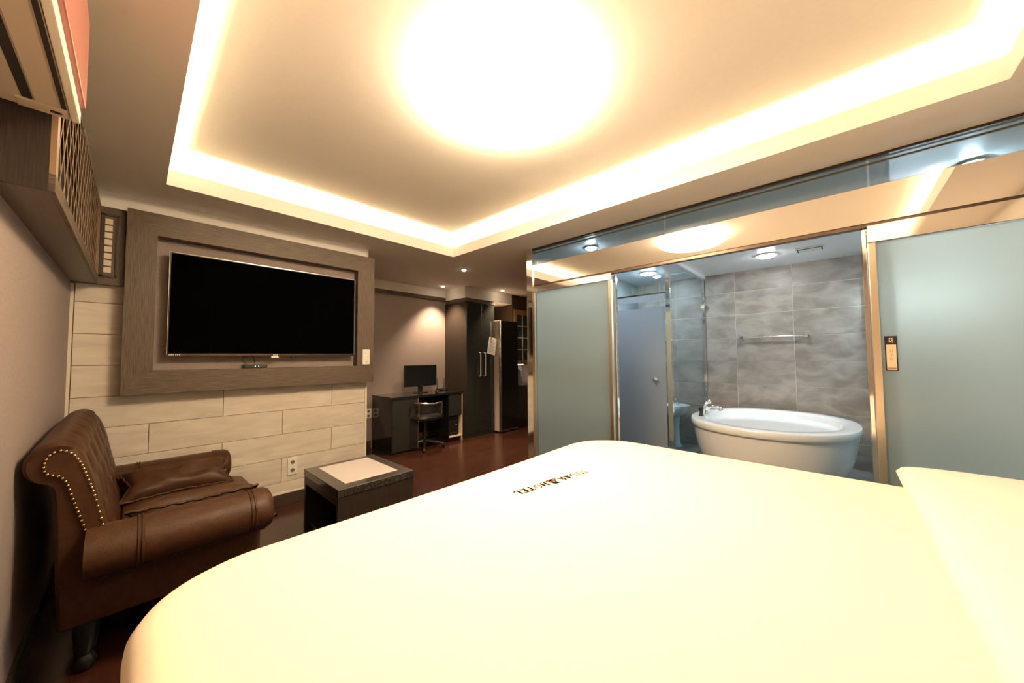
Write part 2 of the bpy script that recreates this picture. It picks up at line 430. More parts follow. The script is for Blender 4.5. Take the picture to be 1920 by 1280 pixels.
bm = bmesh.new(); b_prism(bm, [(FX1, FZ0), (IX1, IZ0), (IX1, IZ1), (FX1, FZ1)], 'y', FY0, YT - .002); mk('side_rail', bm, 'oakV', t)
mk('back_panel', [((IX0, YT - .012, IZ0), (IX1, YT - .003, IZ1))], 'paper', t)
# television
TX0, TX1, TZ0, TZ1, TY = .156, 1.446, 1.278, 2.008, 3.418
t = thing('television', ((TX0 + TX1) / 2, TY + .03, TZ0), 'large flat black television switched off in the oak frame', 'television')
mk('shell', [((TX0, TY, TZ0), (TX1, TY + .035, TZ1), .004, 2)], 'black', t)
mk('screen', [((TX0 + .008, TY - .0015, TZ0 + .016), (TX1 - .008, TY + .002, TZ1 - .008))], 'screen', t)
mk('bezel_edge', [((TX0 - .001, TY - .001, TZ0), (TX0 + .001, TY + .02, TZ1)), ((TX1 - .001, TY - .001, TZ0), (TX1 + .001, TY + .02, TZ1)), ((TX0, TY - .001, TZ1 - .001), (TX1, TY + .02, TZ1 + .001))], 'steel', t, label='thin silver edge')
mk('bottom_strip', [((TX0, TY - .003, TZ0 - .003), (TX1, TY + .01, TZ0 + .013), .002, 1)], 'bronze', t)
bm = bmesh.new(); b_box(bm, (.772, TY - .005, TZ0 - .018), (.822, TY + .002, TZ0 - .006)); b_lathe(bm, [(.006, 0), (.006, .003)], (0, 0, 0), 12)
bmesh.ops.delete(bm, geom=[v for v in bm.verts if abs(v.co.y) < 1], context='VERTS')
b_box(bm, (.784, TY - .006, TZ0 + .000), (.794, TY, TZ0 + .010)); b_box(bm, (.799, TY - .006, TZ0 + .000), (.802, TY, TZ0 + .010)); b_box(bm, (.802, TY - .006, TZ0), (.806, TY, TZ0 + .002)); b_box(bm, (.808, TY - .006, TZ0), (.814, TY, TZ0 + .010))
mk('maker_badge', bm, 'white', t, label='small bright logo badge')
bm = bmesh.new()
for i, x in enumerate((.166, .176, .186, .2, .209, .218)): b_box(bm, (x, TY - .0045, TZ0 + .002), (x + (.008 if i < 3 else .005), TY - .002, TZ0 + .008))
mk('corner_lettering', bm, 'steel', t)
mk('wall_bracket', [((.6, TY + .035, 1.5), (1.0, YT - .012, 1.8))], 'black', t)
# set-top box + cables
t = thing('set_top_box', (.67, 3.452, IZ0), 'small black set top box with green lights on the frame ledge', 'set top box')
mk('body', [((.596, 3.428, IZ0 + .001), (.75, 3.49, IZ0 + .033), .004, 2)], 'black', t)
bm = bmesh.new(); b_ball(bm, (.668, 3.427, IZ0 + .016), .003); mk('status_light', bm, 'ledgreen', t)
bm = bmesh.new(); b_ball(bm, (.69, 3.427, IZ0 + .016), .003); mk('status_light', bm, 'ledgreen', t)
bm = bmesh.new(); b_tube(bm, [(.62, 3.47, IZ0 + .03), (.585, 3.46, IZ0 + .06), (.59, 3.455, IZ0 + .09), (.62, 3.455, IZ0 + .095), (.63, 3.46, IZ0 + .12)], .003, 6); mk('cable', bm, 'black', t, True)
bm = bmesh.new(); b_tube(bm, [(.675, 3.47, IZ0 + .03), (.662, 3.455, IZ0 + .07), (.652, 3.46, IZ0 + .12)], .004, 6); mk('cable', bm, 'black', t, True)
bm = bmesh.new(); b_tube(bm, [(.92, 3.46, TZ0 + .01), (.925, 3.455, TZ0 - .02), (.945, 3.455, TZ0 - .035), (.962, 3.455, TZ0 - .02), (.962, 3.46, TZ0 + .01)], .003, 6)
tag(mk('cable_loop', bm, 'black', None, True), 'short dark cable loop hanging below the television', 'cable')

# switch and sockets
def outlet(name, cx, cz, y, w_, h_, label, cat, kind):
    t = thing(name, (cx, y, cz - h_ / 2), label, cat)
    pl = mk('cover_plate', [((cx - w_ / 2, y - .010, cz - h_ / 2), (cx + w_ / 2, y - .0005, cz + h_ / 2), .003, 2)], 'white', t)
    if kind == 'socket':
        for s in (-1, 1):
            c = cz + s * h_ * .235; r = w_ * .30
            bm = bmesh.new()
            n = 20
            for a, b, mat in ((r, r * .78, 'x'),):
                for k in range(n):
                    t0, t1 = 2 * PI * k / n, 2 * PI * (k + 1) / n
                    q = [(cx + rr * math.cos(tt), y - .0125, c + rr * math.sin(tt)) for rr, tt in ((a, t0), (a, t1), (b, t1), (b, t0))]
                    q2 = [(p[0], y - .0095, p[2]) for p in q]
                    v = [bm.verts.new(p) for p in q + q2]
                    for f in ((0, 1, 2, 3), (0, 4, 5, 1), (2, 6, 7, 3)): bm.faces.new([v[i] for i in f])
            mk('socket_rim', bm, 'white', t)
            bm = bmesh.new(); b_tube(bm, [(cx, y - .0115, c), (cx, y - .0095, c)], r * .78, 18); s_ = mk('socket_well', bm, 'socketd', t)
            bm = bmesh.new(); b_box(bm, (cx - r * .45, y - .0125, c - r * .12), (cx - r * .2, y - .011, c + r * .12)); b_box(bm, (cx + r * .2, y - .0125, c - r * .12), (cx + r * .45, y - .011, c + r * .12)); mk('pin_holes', bm, 'black', s_)
    else:
        for i, zz in enumerate((.042, .012, -.018)):
            mk('button', [((cx - w_ * .2, y - .013, cz + zz - .009), (cx + w_ * .2, y - .009, cz + zz + .009), .002, 1)], 'ringwhite', t)
        mk('indicator', [((cx - .006, y - .0125, cz - .055), (cx + .006, y - .009, cz - .043))], 'copper', t)
outlet('wall_switch', 1.562, 1.262, FY0, .072, .150, 'white switch plate on the right side of the oak frame', 'switch', 'switch')
outlet('wall_socket', .968, .318, YT, .075, .145, 'white double socket low on the stone plank wall', 'socket', 'socket')
outlet('wall_socket', 2.235, .483, YR, .085, .130, 'white double socket on the wallpaper beside the computer desk', 'socket', 'socket')

# ------------------------------------------------------------------ lattice soffit box on the left wall
BX, BZ0, BZ1, BY0 = -.168, 1.738, 2.25, 1.66
t = thing('lattice_cabinet', (XL + .05, 2.6, BZ0), 'dark wooden ceiling box with diagonal lattice front above the armchair', 'cabinet')
mk('bottom_board', [((XL, BY0, BZ0), (BX - .012, YT - .07, BZ0 + .018))], 'wen', t)
mk('top_board', [((XL, BY0, BZ1 - .018), (BX - .012, YT - .07, BZ1))], 'wen', t)
mk('end_panel', [((XL, BY0 - .012, BZ0 - .0), (BX - .012, BY0, BZ1))], 'wenV', t)
mk('back_board', [((XL, BY0, BZ0 + .018), (XL + .03, YT - .07, BZ1 - .018))], 'dark', t)
LY0, LY1, LZ0, LZ1 = BY0 + .03, YT - .09, BZ0 + .05, BZ1 - .035
for nm, lo, hi in (('front_rail', (BX - .012, BY0 - .012, BZ0), (BX, YT - .07, LZ0)), ('front_rail', (BX - .012, BY0 - .012, LZ1), (BX, YT - .07, BZ1)),
                   ('front_stile', (BX - .012, BY0 - .012, LZ0), (BX, LY0, LZ1)), ('front_stile', (BX - .012, LY1, LZ0), (BX, YT - .07, LZ1))):
    mk(nm, [(lo, hi)], 'lattice' if nm == 'front_stile' else 'oakH', t)
for s in (1, -1):
    hgt = LZ1 - LZ0; dy = hgt * .55; pitch = .092
    y = LY0 - dy
    while y < LY1:
        a, b = (y, y + dy)
        # clip the bar to the opening
        ta, tb = max(0, (LY0 - a) / dy), min(1, (LY1 - a) / dy)
        if tb - ta > .06:
            p = []
            for tt in (ta, tb):
                yy = a + dy * tt; zz = LZ0 + hgt * tt if s == 1 else LZ1 - hgt * tt
                p.append((BX - (.0010 if s == 1 else .0022), yy, zz))
            bm = bmesh.new()
            d = (Vector(p[1]) - Vector(p[0])).normalized(); nrm = Vector((0, -d.z, d.y)) * .003
            v = [bm.verts.new(Vector(q) + sg * nrm + Vector((dx, 0, 0))) for q in p for sg in (1, -1) for dx in (.0006, -.0006)]
            bmesh.ops.convex_hull(bm, input=v)
            mk('lattice_bar', bm, 'lattice', t)
        y += pitch
# return piece on the TV wall with the column of pale cells
t = thing('grille_panel', (-.11, YT - .03, BZ0), 'dark wooden panel with a column of eight pale squares beside the oak frame', 'panel')
mk('board', [((XL, YT - .05, BZ0), (FX0 - .004, YT - .001, BZ1), .001, 1)], 'wen', t)
mk('inset_frame', [((-.166, YT - .058, 1.79), (-.150, YT - .05, 2.20)), ((-.098, YT - .058, 1.79), (-.088, YT - .05, 2.20)), ((-.166, YT - .058, 2.19), (-.088, YT - .05, 2.205)), ((-.166, YT - .058, 1.785), (-.088, YT - .05, 1.80))], 'base', t)
for i in range(8):
    zc = 1.835 + i * .0455
    mk('pale_square', [((-.149, YT - .054, zc - .018), (-.115, YT - .0495, zc + .018), .001, 1)], 'cell', t)

# ------------------------------------------------------------------ air conditioner
AY0, AY1, AZ0, AZ1 = .55, 1.625, 1.955, 2.26
t = thing('air_conditioner', (-.2, 1.1, AZ0), 'wall mounted air conditioner with coral front panel above the armchair', 'air conditioner')
prof = [(XL, AZ1), (XL, AZ0 + .03), (XL + .02, AZ0 + .004), (-.262, AZ0), (-.145, AZ0), (-.145, AZ1)]
bm = bmesh.new(); b_prism(bm, prof, 'y', AY0, AY1); mk('shell', bm, 'acwhite', t)
mk('lower_lip', [((-.143, AY0, AZ0 - .006), (-.126, AY1 + .004, AZ0 + .032), .004, 2)], 'accream', t)
mk('front_panel', [((-.140, AY0, AZ0 + .036), (-.116, AY1 - .01, AZ1), .004, 2)], 'acpink', t, label='coral pink front panel')
mk('rear_slot', [((-.222, AY0, AZ0 - .002), (-.204, AY1 - .055, AZ0 + .004))], 'dark', t)
mk('front_slot', [((-.156, AY0, AZ0 - .002), (-.147, AY1 - .055, AZ0 + .004))], 'dark', t)
mk('louver', [((-.200, AY0, AZ0 - .005), (-.160, AY1 - .055, AZ0 - .001), .001, 1)], 'acwhite', t)
mk('end_cap', [((-.235, AY1 - .048, AZ0 - .004), (-.147, AY1, AZ0 + .002), .0015, 1)], 'acwhite', t)
bm = bmesh.new(); b_lathe(bm, [(.011, AZ0 - .0052), (.011, AZ0 - .002)], (-.168, AY1 - .024, 0), 20, sx=1.0, sy=.6); mk('sensor_window', bm, 'dark', t)

# ------------------------------------------------------------------ brown leather armchair (wide, facing +x)
AC = thing('armchair', (.12, 2.72, 0), 'wide brown leather armchair with rolled arms and brass nailheads', 'armchair')
YA, YB = 2.17, 3.27
def cr(pts, n):
    """catmull-rom through open polyline"""
    P = [Vector(p) for p in pts]; P = [2 * P[0] - P[1]] + P + [2 * P[-1] - P[-2]]; out = []
    for i in range(1, len(P) - 2):
        for k in range(n):
            t_ = k / n; a, b, c, d = P[i - 1], P[i], P[i + 1], P[i + 2]
            out.append(.5 * ((2 * b) + (c - a) * t_ + (2 * a - 5 * b + 4 * c - d) * t_ ** 2 + (-a + 3 * b - 3 * c + d) * t_ ** 3))
    out.append(P[-2]); return out
bprof = cr([(-.02, .40), (-.052, .58), (-.085, .74), (-.108, .83), (-.132, .893), (-.165, .93), (-.200, .937), (-.238, .920), (-.262, .88), (-.262, .835), (-.240, .80), (-.212, .785), (-.195, .75), (-.185, .6), (-.180, .4), (-.175, .20)], 4)
buttons = []
for r_, zz in enumerate((.57, .69, .81)):
    for k_ in range(5 - r_ % 2):
        buttons.append((YA + .15 + .20 * (k_ + (.5 if r_ % 2 else 0)), zz))
bm = bmesh.new()
NY = 90
rows = []
for i in range(NY + 1):
    v_ = i / NY; y = YA + (YB - YA) * v_
    edge = min(v_, 1 - v_) * (YB - YA)
    inset = .012 * max(0, 1 - edge / .02) ** 2
    lift = 1 + .035 * v_ + .012 * math.sin(PI * v_)
    ring = []
    for j, p in enumerate(bprof):
        x, z = p.x, p.y
        nx = 0
        if j < 24:
            for by, bz in buttons:
                d2 = (y - by) ** 2 + (z - bz) ** 2
                if d2 < .012: nx += math.exp(-d2 / .0014) * .034
            # diamond folds
            nx += .006 * (1 - abs(math.sin(PI * ((y - YA - .15) / .20 + (z - .57) / .24)))) ** 4 * min(1, j / 6) * (1 if j < 18 else max(0, (24 - j) / 6))
            nx += .006 * (1 - abs(math.sin(PI * ((y - YA - .15) / .20 - (z - .57) / .24)))) ** 4 * min(1, j / 6) * (1 if j < 18 else max(0, (24 - j) / 6))
        cx, cz = -.12, .6
        z2 = .17 + (z - .17) * lift
        ys = y + max(0, .5 - z) * .28 * (1 - 2 * v_)
        ring.append(bm.verts.new((x - nx + (inset if x < -.15 else -inset), ys, z2 - (inset if z > .88 else 0))))
    rows.append(ring)
for A, B in zip(rows, rows[1:]):
    for j in range(len(bprof) - 1):
        bm.faces.new((A[j], A[j + 1], B[j + 1], B[j]))
    bm.faces.new((A[-1], A[0], B[0], B[-1]))
bm.faces.new(rows[0][::-1]); bm.faces.new(rows[-1])
back = mk('backrest', bm, 'leather', AC, True)
for by, bz in buttons:
    # find front x of the profile at this height
    lift = 1 + .035 * (by - YA) / (YB - YA) + .012 * math.sin(PI * (by - YA) / (YB - YA))
    px_ = min((p for p in bprof[:24]), key=lambda p: abs(p.y - bz)).x
    bm = bmesh.new(); b_ball(bm, (px_ - .028, by, .17 + (bz - .17) * lift), .010, 8); mk('tuft_button', bm, 'leatherd', back, True)
# end facing with nailheads (near side and far side)
face = [(-.058, .575), (-.088, .72), (-.110, .80), (-.124, .848), (-.142, .885), (-.160, .903), (-.178, .910), (-.196, .902), (-.208, .884), (-.213, .856), (-.207, .832), (-.192, .822), (-.174, .812), (-.158, .785), (-.140, .715), (-.121, .645), (-.102, .57)]
for yy, dr in ((YA, -1), (YB, 1)):
    L_ = (lambda z: z) if dr < 0 else (lambda z: .17 + (z - .17) * 1.035)
    bm = bmesh.new(); b_prism(bm, [(x, L_(z)) for x, z in face], 'y', yy + dr * .008, yy - dr * .004)
    ep = mk('scroll_facing', bm, 'leather', AC)
    path = cr(face, 12)
    bm = bmesh.new(); acc = 0.0; last = path[0]
    b_ball(bm, (last.x, yy + dr * .009, L_(last.y)), .0048, 8)
    for p in path[1:]:
        acc += (p - last).length; last = p
        if acc >= .0135:
            acc = 0; b_ball(bm, (p.x, yy + dr * .009, L_(p.y)), .0048, 8)
    o_ = mk('nailhead_trim', bm, 'brass', ep, 'all', label='row of small brass nailheads'); o_['kind'] = 'stuff'
# arms
def arm(yc, sgn):
    # sgn: outward direction along y
    rz, ry = .095, .115
    bm = bmesh.new(); n = 28; xs = [-.105, -.06, 0, .1, .2, .3, .40, .44, .47, .488, .498, .502]
    sc = [1, 1, 1, 1, 1, 1, 1, 1.02, 1.0, .92, .72, .35]
    rings = []
    for x, s_ in zip(xs, sc):
        rings.append([bm.verts.new((x, yc + s_ * ry * math.cos(2 * PI * k / n), .50 + s_ * rz * math.sin(2 * PI * k / n))) for k in range(n)])
    for A, B in zip(rings, rings[1:]):
        for k in range(n): bm.faces.new((A[k], A[(k + 1) % n], B[(k + 1) % n], B[k]))
    bm.faces.new(rings[0][::-1]); bm.faces.new(rings[-1])
    a = mk('arm_roll', bm, 'leather', AC, True)
    for x in (.035, .047, .405, .42):
        bm = bmesh.new(); b_tube(bm, [(x, yc + (ry + .001) * math.cos(2 * PI * k / 28), .50 + (rz + .001) * math.sin(2 * PI * k / 28)) for k in range(28)], .0045, 6, True)
        mk('piping', bm, 'leatherd', a, True)
    y0, y1 = sorted((yc - sgn * .055, yc - sgn * .125))
    mk('side_panel', [((-.17, y0, .20), (.475, y1, .49), .02, 3)], 'leather', AC, True)
    bm = bmesh.new(); yo = yc + sgn * .045
    b_tube(bm, [(-.10, yo, .412), (.1, yo, .412), (.47, yo, .412)], .005, 6); mk('side_piping', bm, 'leatherd', AC, True)
arm(2.165, -1); arm(3.285, 1)
mk('seat_base', [((-.05, 2.25, .19), (.48, 3.20, .34), .02, 3)], 'leather', AC, True)
def cushion(bm, c, hx, hy, hz, M4=None, e=.5, puck=.0, n=26, seed=0):
    def S(sgn):
        def fn(u, v):
            a, b = 2 * u - 1, 2 * v - 1
            th = ((1 - abs(a) ** 4) * (1 - abs(b) ** 4)) ** e
            x = hx * a * (1 - .06 * (1 - abs(b)) * abs(a) * puck * 3); y = hy * b * (1 - .06 * (1 - abs(a)) * abs(b) * puck * 3)
            z = sgn * hz * th + puck * .02 * noise.noise(Vector((a * 2.3 + seed, b * 2.3, sgn))) * th
            p = Vector((x, y, z))
            if M4: p = M4 @ p
            return p + Vector(c)
        return fn
    b_grid(bm, S(1), n, n); b_grid(bm, S(-1), n, n)
    bmesh.ops.remove_doubles(bm, verts=bm.verts[:], dist=1e-5)
bm = bmesh.new(); cushion(bm, (.262, 2.725, .392), .30, .445, .065, e=.28); mk('seat_cushion', bm, 'leather', AC, True)
for x in (-.10, .42):
    for y in (2.29, 3.16):
        bm = bmesh.new(); b_lathe(bm, [(.020, 0), (.030, .012), (.034, .03), (.026, .05), (.020, .06), (.028, .075), (.034, .12), (.040, .21)], (x, y, 0), 18); mk('leg', bm, 'black', AC, True)
def throw(name, c, hx, hy, hz, rot, label, seed):
    t = thing(name, c, label, 'cushion', 'leather cushions on the armchair')
    M4 = rot.to_4x4()
    bm = bmesh.new(); cushion(bm, c, hx, hy, hz, M4, e=.55, puck=1.0, seed=seed); mk('cover', bm, 'leather', t, True)
    pts = []
    for k in range(96):
        s = k / 96 * 4; q = int(s); f = 2 * (s - q) - 1
        a, b = ((f, -1), (1, f), (-f, 1), (-1, -f))[q]
        x = hx * a * (1 - .06 * (1 - abs(b)) * abs(a) * 3); y = hy * b * (1 - .06 * (1 - abs(a)) * abs(b) * 3)
        pts.append(Vector(c) + rot @ Vector((x, y, .0035 * math.sin(k * 1.9))))
    bm = bmesh.new(); b_tube(bm, pts, .0065, 6, True); mk('piping', bm, 'leatherd', t, True)
throw('throw_cushion', (.215, 3.045, .512), .25, .125, .060, Matrix.Rotation(math.radians(2), 3, 'Z') @ Matrix.Rotation(math.radians(27), 3, 'X'), 'brown leather cushion leaning against the arm by the stone wall', 3)
throw('throw_cushion', (.235, 2.39, .515), .235, .13, .060, Matrix.Rotation(math.radians(-2), 3, 'Z') @ Matrix.Rotation(math.radians(-33), 3, 'X'), 'brown leather cushion leaning against the arm nearest the bed', 11)

# ------------------------------------------------------------------ side table
t = thing('side_table', (1.083, 2.467, 0), 'low dark side table with glittering rim and cream inset top', 'table')
TBX0, TBX1, TBY0, TBY1, TBZ = .833, 1.333, 2.165, 2.768, .48
mk('top_slab', [((TBX0, TBY0, TBZ - .045), (TBX1, TBY1, TBZ), .003, 2)], 'granite', t, label='black stone rim with glitter flecks')
mk('inset_panel', [((TBX0 + .075, TBY0 + .085, TBZ - .002), (TBX1 - .075, TBY1 - .06, TBZ + .0025), .001, 1)], 'tabletop', t)
mk('side_panel', [((TBX0 + .004, TBY0 + .004, 0), (TBX1 - .004, TBY0 + .03, TBZ - .045))], 'blackwood', t)
mk('side_panel', [((TBX0 + .004, TBY1 - .03, 0), (TBX1 - .004, TBY1 - .004, TBZ - .045))], 'blackwood', t)
mk('apron', [((TBX0 + .006, TBY0 + .03, TBZ - .10), (TBX0 + .024, TBY1 - .03, TBZ - .045))], 'blackwood', t)
mk('back_panel', [((TBX1 - .024, TBY0 + .03, 0), (TBX1 - .006, TBY1 - .03, TBZ - .045))], 'blackwood', t)
mk('lower_shelf', [((TBX0 + .03, TBY0 + .03, .10), (TBX1 - .024, TBY1 - .03, .12))], 'blackwood', t)

# ------------------------------------------------------------------ bed, duvet, pillow
BEDX0, BEDX1, BEDY1, BT = .0, 2.17, 1.255, .72
t = thing('bed', (1.1, .2, 0), 'wide low bed under a white duvet', 'bed')
mk('bed_base', [((BEDX0 + .10, YN + .05, .0), (BEDX1 - .10, BEDY1 - .10, .30), .01, 2)], 'blackwood', t)
mk('mattress', [((BEDX0 + .06, YN + .05, .30), (BEDX1 - .06, BEDY1 - .06, BT - .05), .05, 4)], 'pillow', t, True)
mk('headboard', [((BEDX0, YN + .002, 0), (BEDX1, YN + .05, 1.05), .01, 2)], 'headwall', t)
def rrect(x0, x1, y0, y1, rad, n=18):
    """rad: radii for (x1,y0),(x1,y1),(x0,y1),(x0,y0); ccw"""
    out = []
    cs = [((x1, y0), (-1, 1), -90), ((x1, y1), (-1, -1), 0), ((x0, y1), (1, -1), 90), ((x0, y0), (1, 1), 180)]
    for (c, s, a0), r in zip(cs, rad):
        cx, cy = c[0] + s[0] * r, c[1] + s[1] * r
        for k in range(n + 1):
            a = math.radians(a0 + 90 * k / n); out.append((cx + r * math.cos(a), cy + r * math.sin(a)))
    return out
out = rrect(BEDX0, BEDX1, -.40, BEDY1, (.06, .30, .22, .06), 16)
# densify
dn = []
for i, p in enumerate(out):
    q = out[(i + 1) % len(out)]; d = math.dist(p, q); m_ = max(1, int(d / .04))
    for k_ in range(m_): dn.append((p[0] + (q[0] - p[0]) * k_ / m_, p[1] + (q[1] - p[1]) * k_ / m_))
out = dn
ccx, ccy = sum(p[0] for p in out) / len(out), sum(p[1] for p in out) / len(out)
def inset(p, d):
    v = Vector((p[0] - ccx, p[1] - ccy)); L = v.length
    return (ccx + v.x * (1 - d / L), ccy + v.y * (1 - d / L))
rings_def = [(.995, None, BT + .004)] + [(s, None, BT + .004) for s in (.9, .75, .6, .45, .3, .2)]
bm = bmesh.new(); rings = []
for fr in (.97, .85, .7, .55, .4, .28):
    rings.append([bm.verts.new((ccx + (p[0] - ccx) * (1 - fr), ccy + (p[1] - ccy) * (1 - fr), BT + .006)) for p in out])
for d, z in ((.16, BT + .005), (.09, BT + .002), (.05, BT - .004), (.02, BT - .018), (.004, BT - .04), (0, BT - .065), (.004, BT - .12), (.004, BT - .22), (0, BT - .34), (-.004, BT - .44)):
    rg = []
    for i, p in enumerate(out):
        q = inset(p, d); drop = max(0, (BT - .06 - z) / .4)
        wv = .012 * drop * math.sin(i * .55) + .008 * drop * math.sin(i * .23 + 1)
        q = inset(q, -wv)
        rg.append(bm.verts.new((q[0], q[1], z)))
    rings.append(rg)
n_ = len(out)
bm.faces.new(rings[0])
for A, B in zip(rings, rings[1:]):
    for k in range(n_): bm.faces.new((A[k], B[k], B[(k + 1) % n_], A[(k + 1) % n_]))
DV = mk('duvet', bm, 'duvet', None, 'all')
tag(DV, 'plain white duvet with a small printed hotel logo covering the bed', 'duvet')
# printed logo: stroke-built serif capitals
def strokes(ch):
    """unit cell: width w, height 1; list of (polyline, thickness)"""
    T, t_ = .25, .14
    arc = lambda cx, cy, rx, ry, a0, a1, n=12: [(cx + rx * math.cos(math.radians(a0 + (a1 - a0) * k / n)), cy + ry * math.sin(math.radians(a0 + (a1 - a0) * k / n))) for k in range(n + 1)]
    S = lambda x, y, w_=.28: ([(x - w_ / 2, y), (x + w_ / 2, y)], t_)
    D = {
        'H': (.85, [([(.15, 0), (.15, 1)], T), ([(.70, 0), (.70, 1)], T), ([(.15, .5), (.7, .5)], t_), S(.15, .02), S(.15, .98), S(.70, .02), S(.70, .98)]),
        'O': (.95, [(arc(.47, .5, .38, .48, 0, 360, 24), .11)]),
        'T': (.80, [([(.4, 0), (.4, 1)], T), ([(.03, .97), (.77, .97)], t_), ([(.04, .78), (.04, .98)], t_), ([(.76, .78), (.76, .98)], t_), S(.4, .02)]),
        'E': (.75, [([(.16, 0), (.16, 1)], T), ([(.02, .97), (.66, .97)], t_), ([(.02, .03), (.68, .03)], t_), ([(.16, .52), (.5, .52)], t_), ([(.66, .78), (.66, .98)], t_), ([(.68, .02), (.68, .24)], t_), ([(.5, .42), (.5, .62)], t_)]),
        'L': (.72, [([(.16, 0), (.16, 1)], T), S(.16, .98), ([(.02, .03), (.66, .03)], t_), ([(.66, .02), (.66, .26)], t_)]),
        'S': (.66, [(arc(.33, .74, .24, .23, 40, 270, 14) + arc(.33, .27, .26, .25, 90, -140, 14), .11), ([(.55, .78), (.55, .98)], t_), ([(.08, .02), (.08, .24)], t_)]),
        'U': (.85, [([(.15, .98), (.15, .36)] + arc(.42, .34, .27, .32, 180, 360, 12) + [(.69, .98)], .11), S(.15, .98), S(.69, .98, .22)]),
        'G': (.90, [(arc(.45, .5, .37, .48, 50, 325, 20), .11), ([(.76, .02), (.76, .42)], T), S(.74, .42), ([(.70, .74), (.70, .96)], t_)]),
        'A': (.85, [([(.10, .02), (.42, .98)], t_), ([(.42, .98), (.74, .02)], T), ([(.23, .36), (.6, .36)], t_), S(.10, .02, .22), S(.74, .02, .24)]),
        'R': (.85, [([(.16, 0), (.16, 1)], T), S(.16, .02), ([(.04, .97), (.42, .97)] + arc(.42, .745, .2, .225, 90, -90, 10) + [(.16, .52)], .085), ([(.42, .52), (.72, .03)], T), S(.74, .02, .18)]),
    }
    return D[ch]
def ribbon(bm, pl, th, T4, z):
    pl = [Vector(p) for p in pl]
    if len(pl) < 2: return
    L = []; R = []
    for i, p in enumerate(pl):
        d = (pl[min(i + 1, len(pl) - 1)] - pl[max(i - 1, 0)])
        if d.length < 1e-6: d = Vector((1, 0))
        d.normalize(); n = Vector((-d.y, d.x)) * th / 2
        L.append(bm.verts.new(T4(p + n, z))); R.append(bm.verts.new(T4(p - n, z)))
    for i in range(len(pl) - 1): bm.faces.new((L[i], L[i + 1], R[i + 1], R[i]))
lx0, ly0 = 1.425, .885          # letter S starts here, text runs to -x, letter tops towards -y
ang = math.radians(180 - 8.5)
ca, sa = math.cos(ang), math.sin(ang)
HT = .036
def T4(p, z):
    x, y = p.x * HT, p.y * HT
    return (lx0 + ca * x - sa * y, ly0 + sa * x + ca * y, z)
ZL = BT + .0075
cur = 0
def word(txt):
    global cur
    for ch in txt:
        w_, st = strokes(ch); bm = bmesh.new()
        for pl, th in st: ribbon(bm, [(cur + a, b) for a, b in pl], th, T4, ZL)
        mk('printed_letter', bm, 'ink', DV)
        cur += w_ + .16
word('SUGAR')
em0 = cur + .10
cur = em0 + 1.75
word('HOTEL')
bm = bmesh.new()
e = em0
for pl, th in (([(e + .45, .72), (e + 1.2, .72)], .5), ([(e + .30, .50), (e + .6, .50)], .12), ([(e + 1.05, .50), (e + 1.35, .50)], .12), ([(e + .5, 1.1), (e + 1.15, 1.1)], .22), ([(e + .25, 1.2), (e + .6, 1.2)], .1)):
    ribbon(bm, pl, th, T4, ZL)
mk('printed_emblem', bm, 'inkd', DV)
bm = bmesh.new()
arcp = [(e + .75 + .75 * math.cos(math.radians(a)), .12 + .30 * math.sin(math.radians(a))) for a in range(190, 361, 10)]
ribbon(bm, arcp, .2, T4, ZL); ribbon(bm, [(e + .1, .22), (e + 1.0, .30)], .16, T4, ZL + .0004); ribbon(bm, [(e + 1.0, .3), (e + 1.5, .12)], .14, T4, ZL + .0004)
mk('printed_swoosh', bm, 'inkr', DV)
bm = bmesh.new(); ribbon(bm, [(e + .55, .06), (e + 1.15, .12)], .22, T4, ZL + .0008); mk('printed_swoosh_core', bm, 'inkd', DV)
bm = bmesh.new(); ribbon(bm, [(e + .72, .74), (e + .95, .74)], .16, T4, ZL + .0004); mk('printed_emblem_mark', bm, 'duvet', DV)
# long pillow at the head
bm = bmesh.new(); cushion(bm, (1.12, -.47, BT + .045), 1.06, .315, .062, e=.22, n=48)
tag(mk('pillow', bm, 'pillow', None, 'all'), 'long white pillow across the head of the bed', 'pillow')

# ------------------------------------------------------------------ glass wall between bedroom and bathroom
GW = sroot('wall_glass', (XG, .7, 0), 'mirror bright glass partition between the bed and the bathroom', 'glass wall')
RZ = 1.972
HZ = 2.192
for y0, y1 in ((YN, -.16), (-.15, .955), (.965, YGE - .03)):
    mk('transom_pane', [((XG - .004, y0, HZ), (XG + .004, y1, CZ - .012))], 'transom', GW)
mk('header_beam', [((XG - .020, YN, RZ + .0125), (XG + .020, YGE - .028, HZ), .0015, 1)], 'mirror', GW, label='mirror polished steel header')
mk('glazing_bead', [((XG + .004, YN, 2.322), (XG + .016, YGE - .03, 2.332))], 'pine', GW)
mk('top_channel', [((XG - .012, YN, CZ - .014), (XG + .012, YGE, CZ - .0005))], 'bronze', GW)
mk('rail', [((XG - .020, YN, RZ - .012), (XG + .020, YGE, RZ + .012), .002, 1)], 'bronze', GW)
mk('end_post', [((XG - .035, YGE - .03, 0), (XG + .06, YGE + .045, CZ), .002, 1)], 'chrome', GW)
mk('jamb_post', [((XG + .0, -.175, 0), (XG + .04, -.115, RZ - .012), .002, 1)], 'chrome', GW)
mk('jamb_post', [((XG + .0, 1.385, 0), (XG + .035, 1.42, RZ - .012), .002, 1)], 'chrome', GW)
mk('floor_track', [((XG - .05, YN, 0), (XG + .03, YGE - .03, .012))], 'steel', GW)
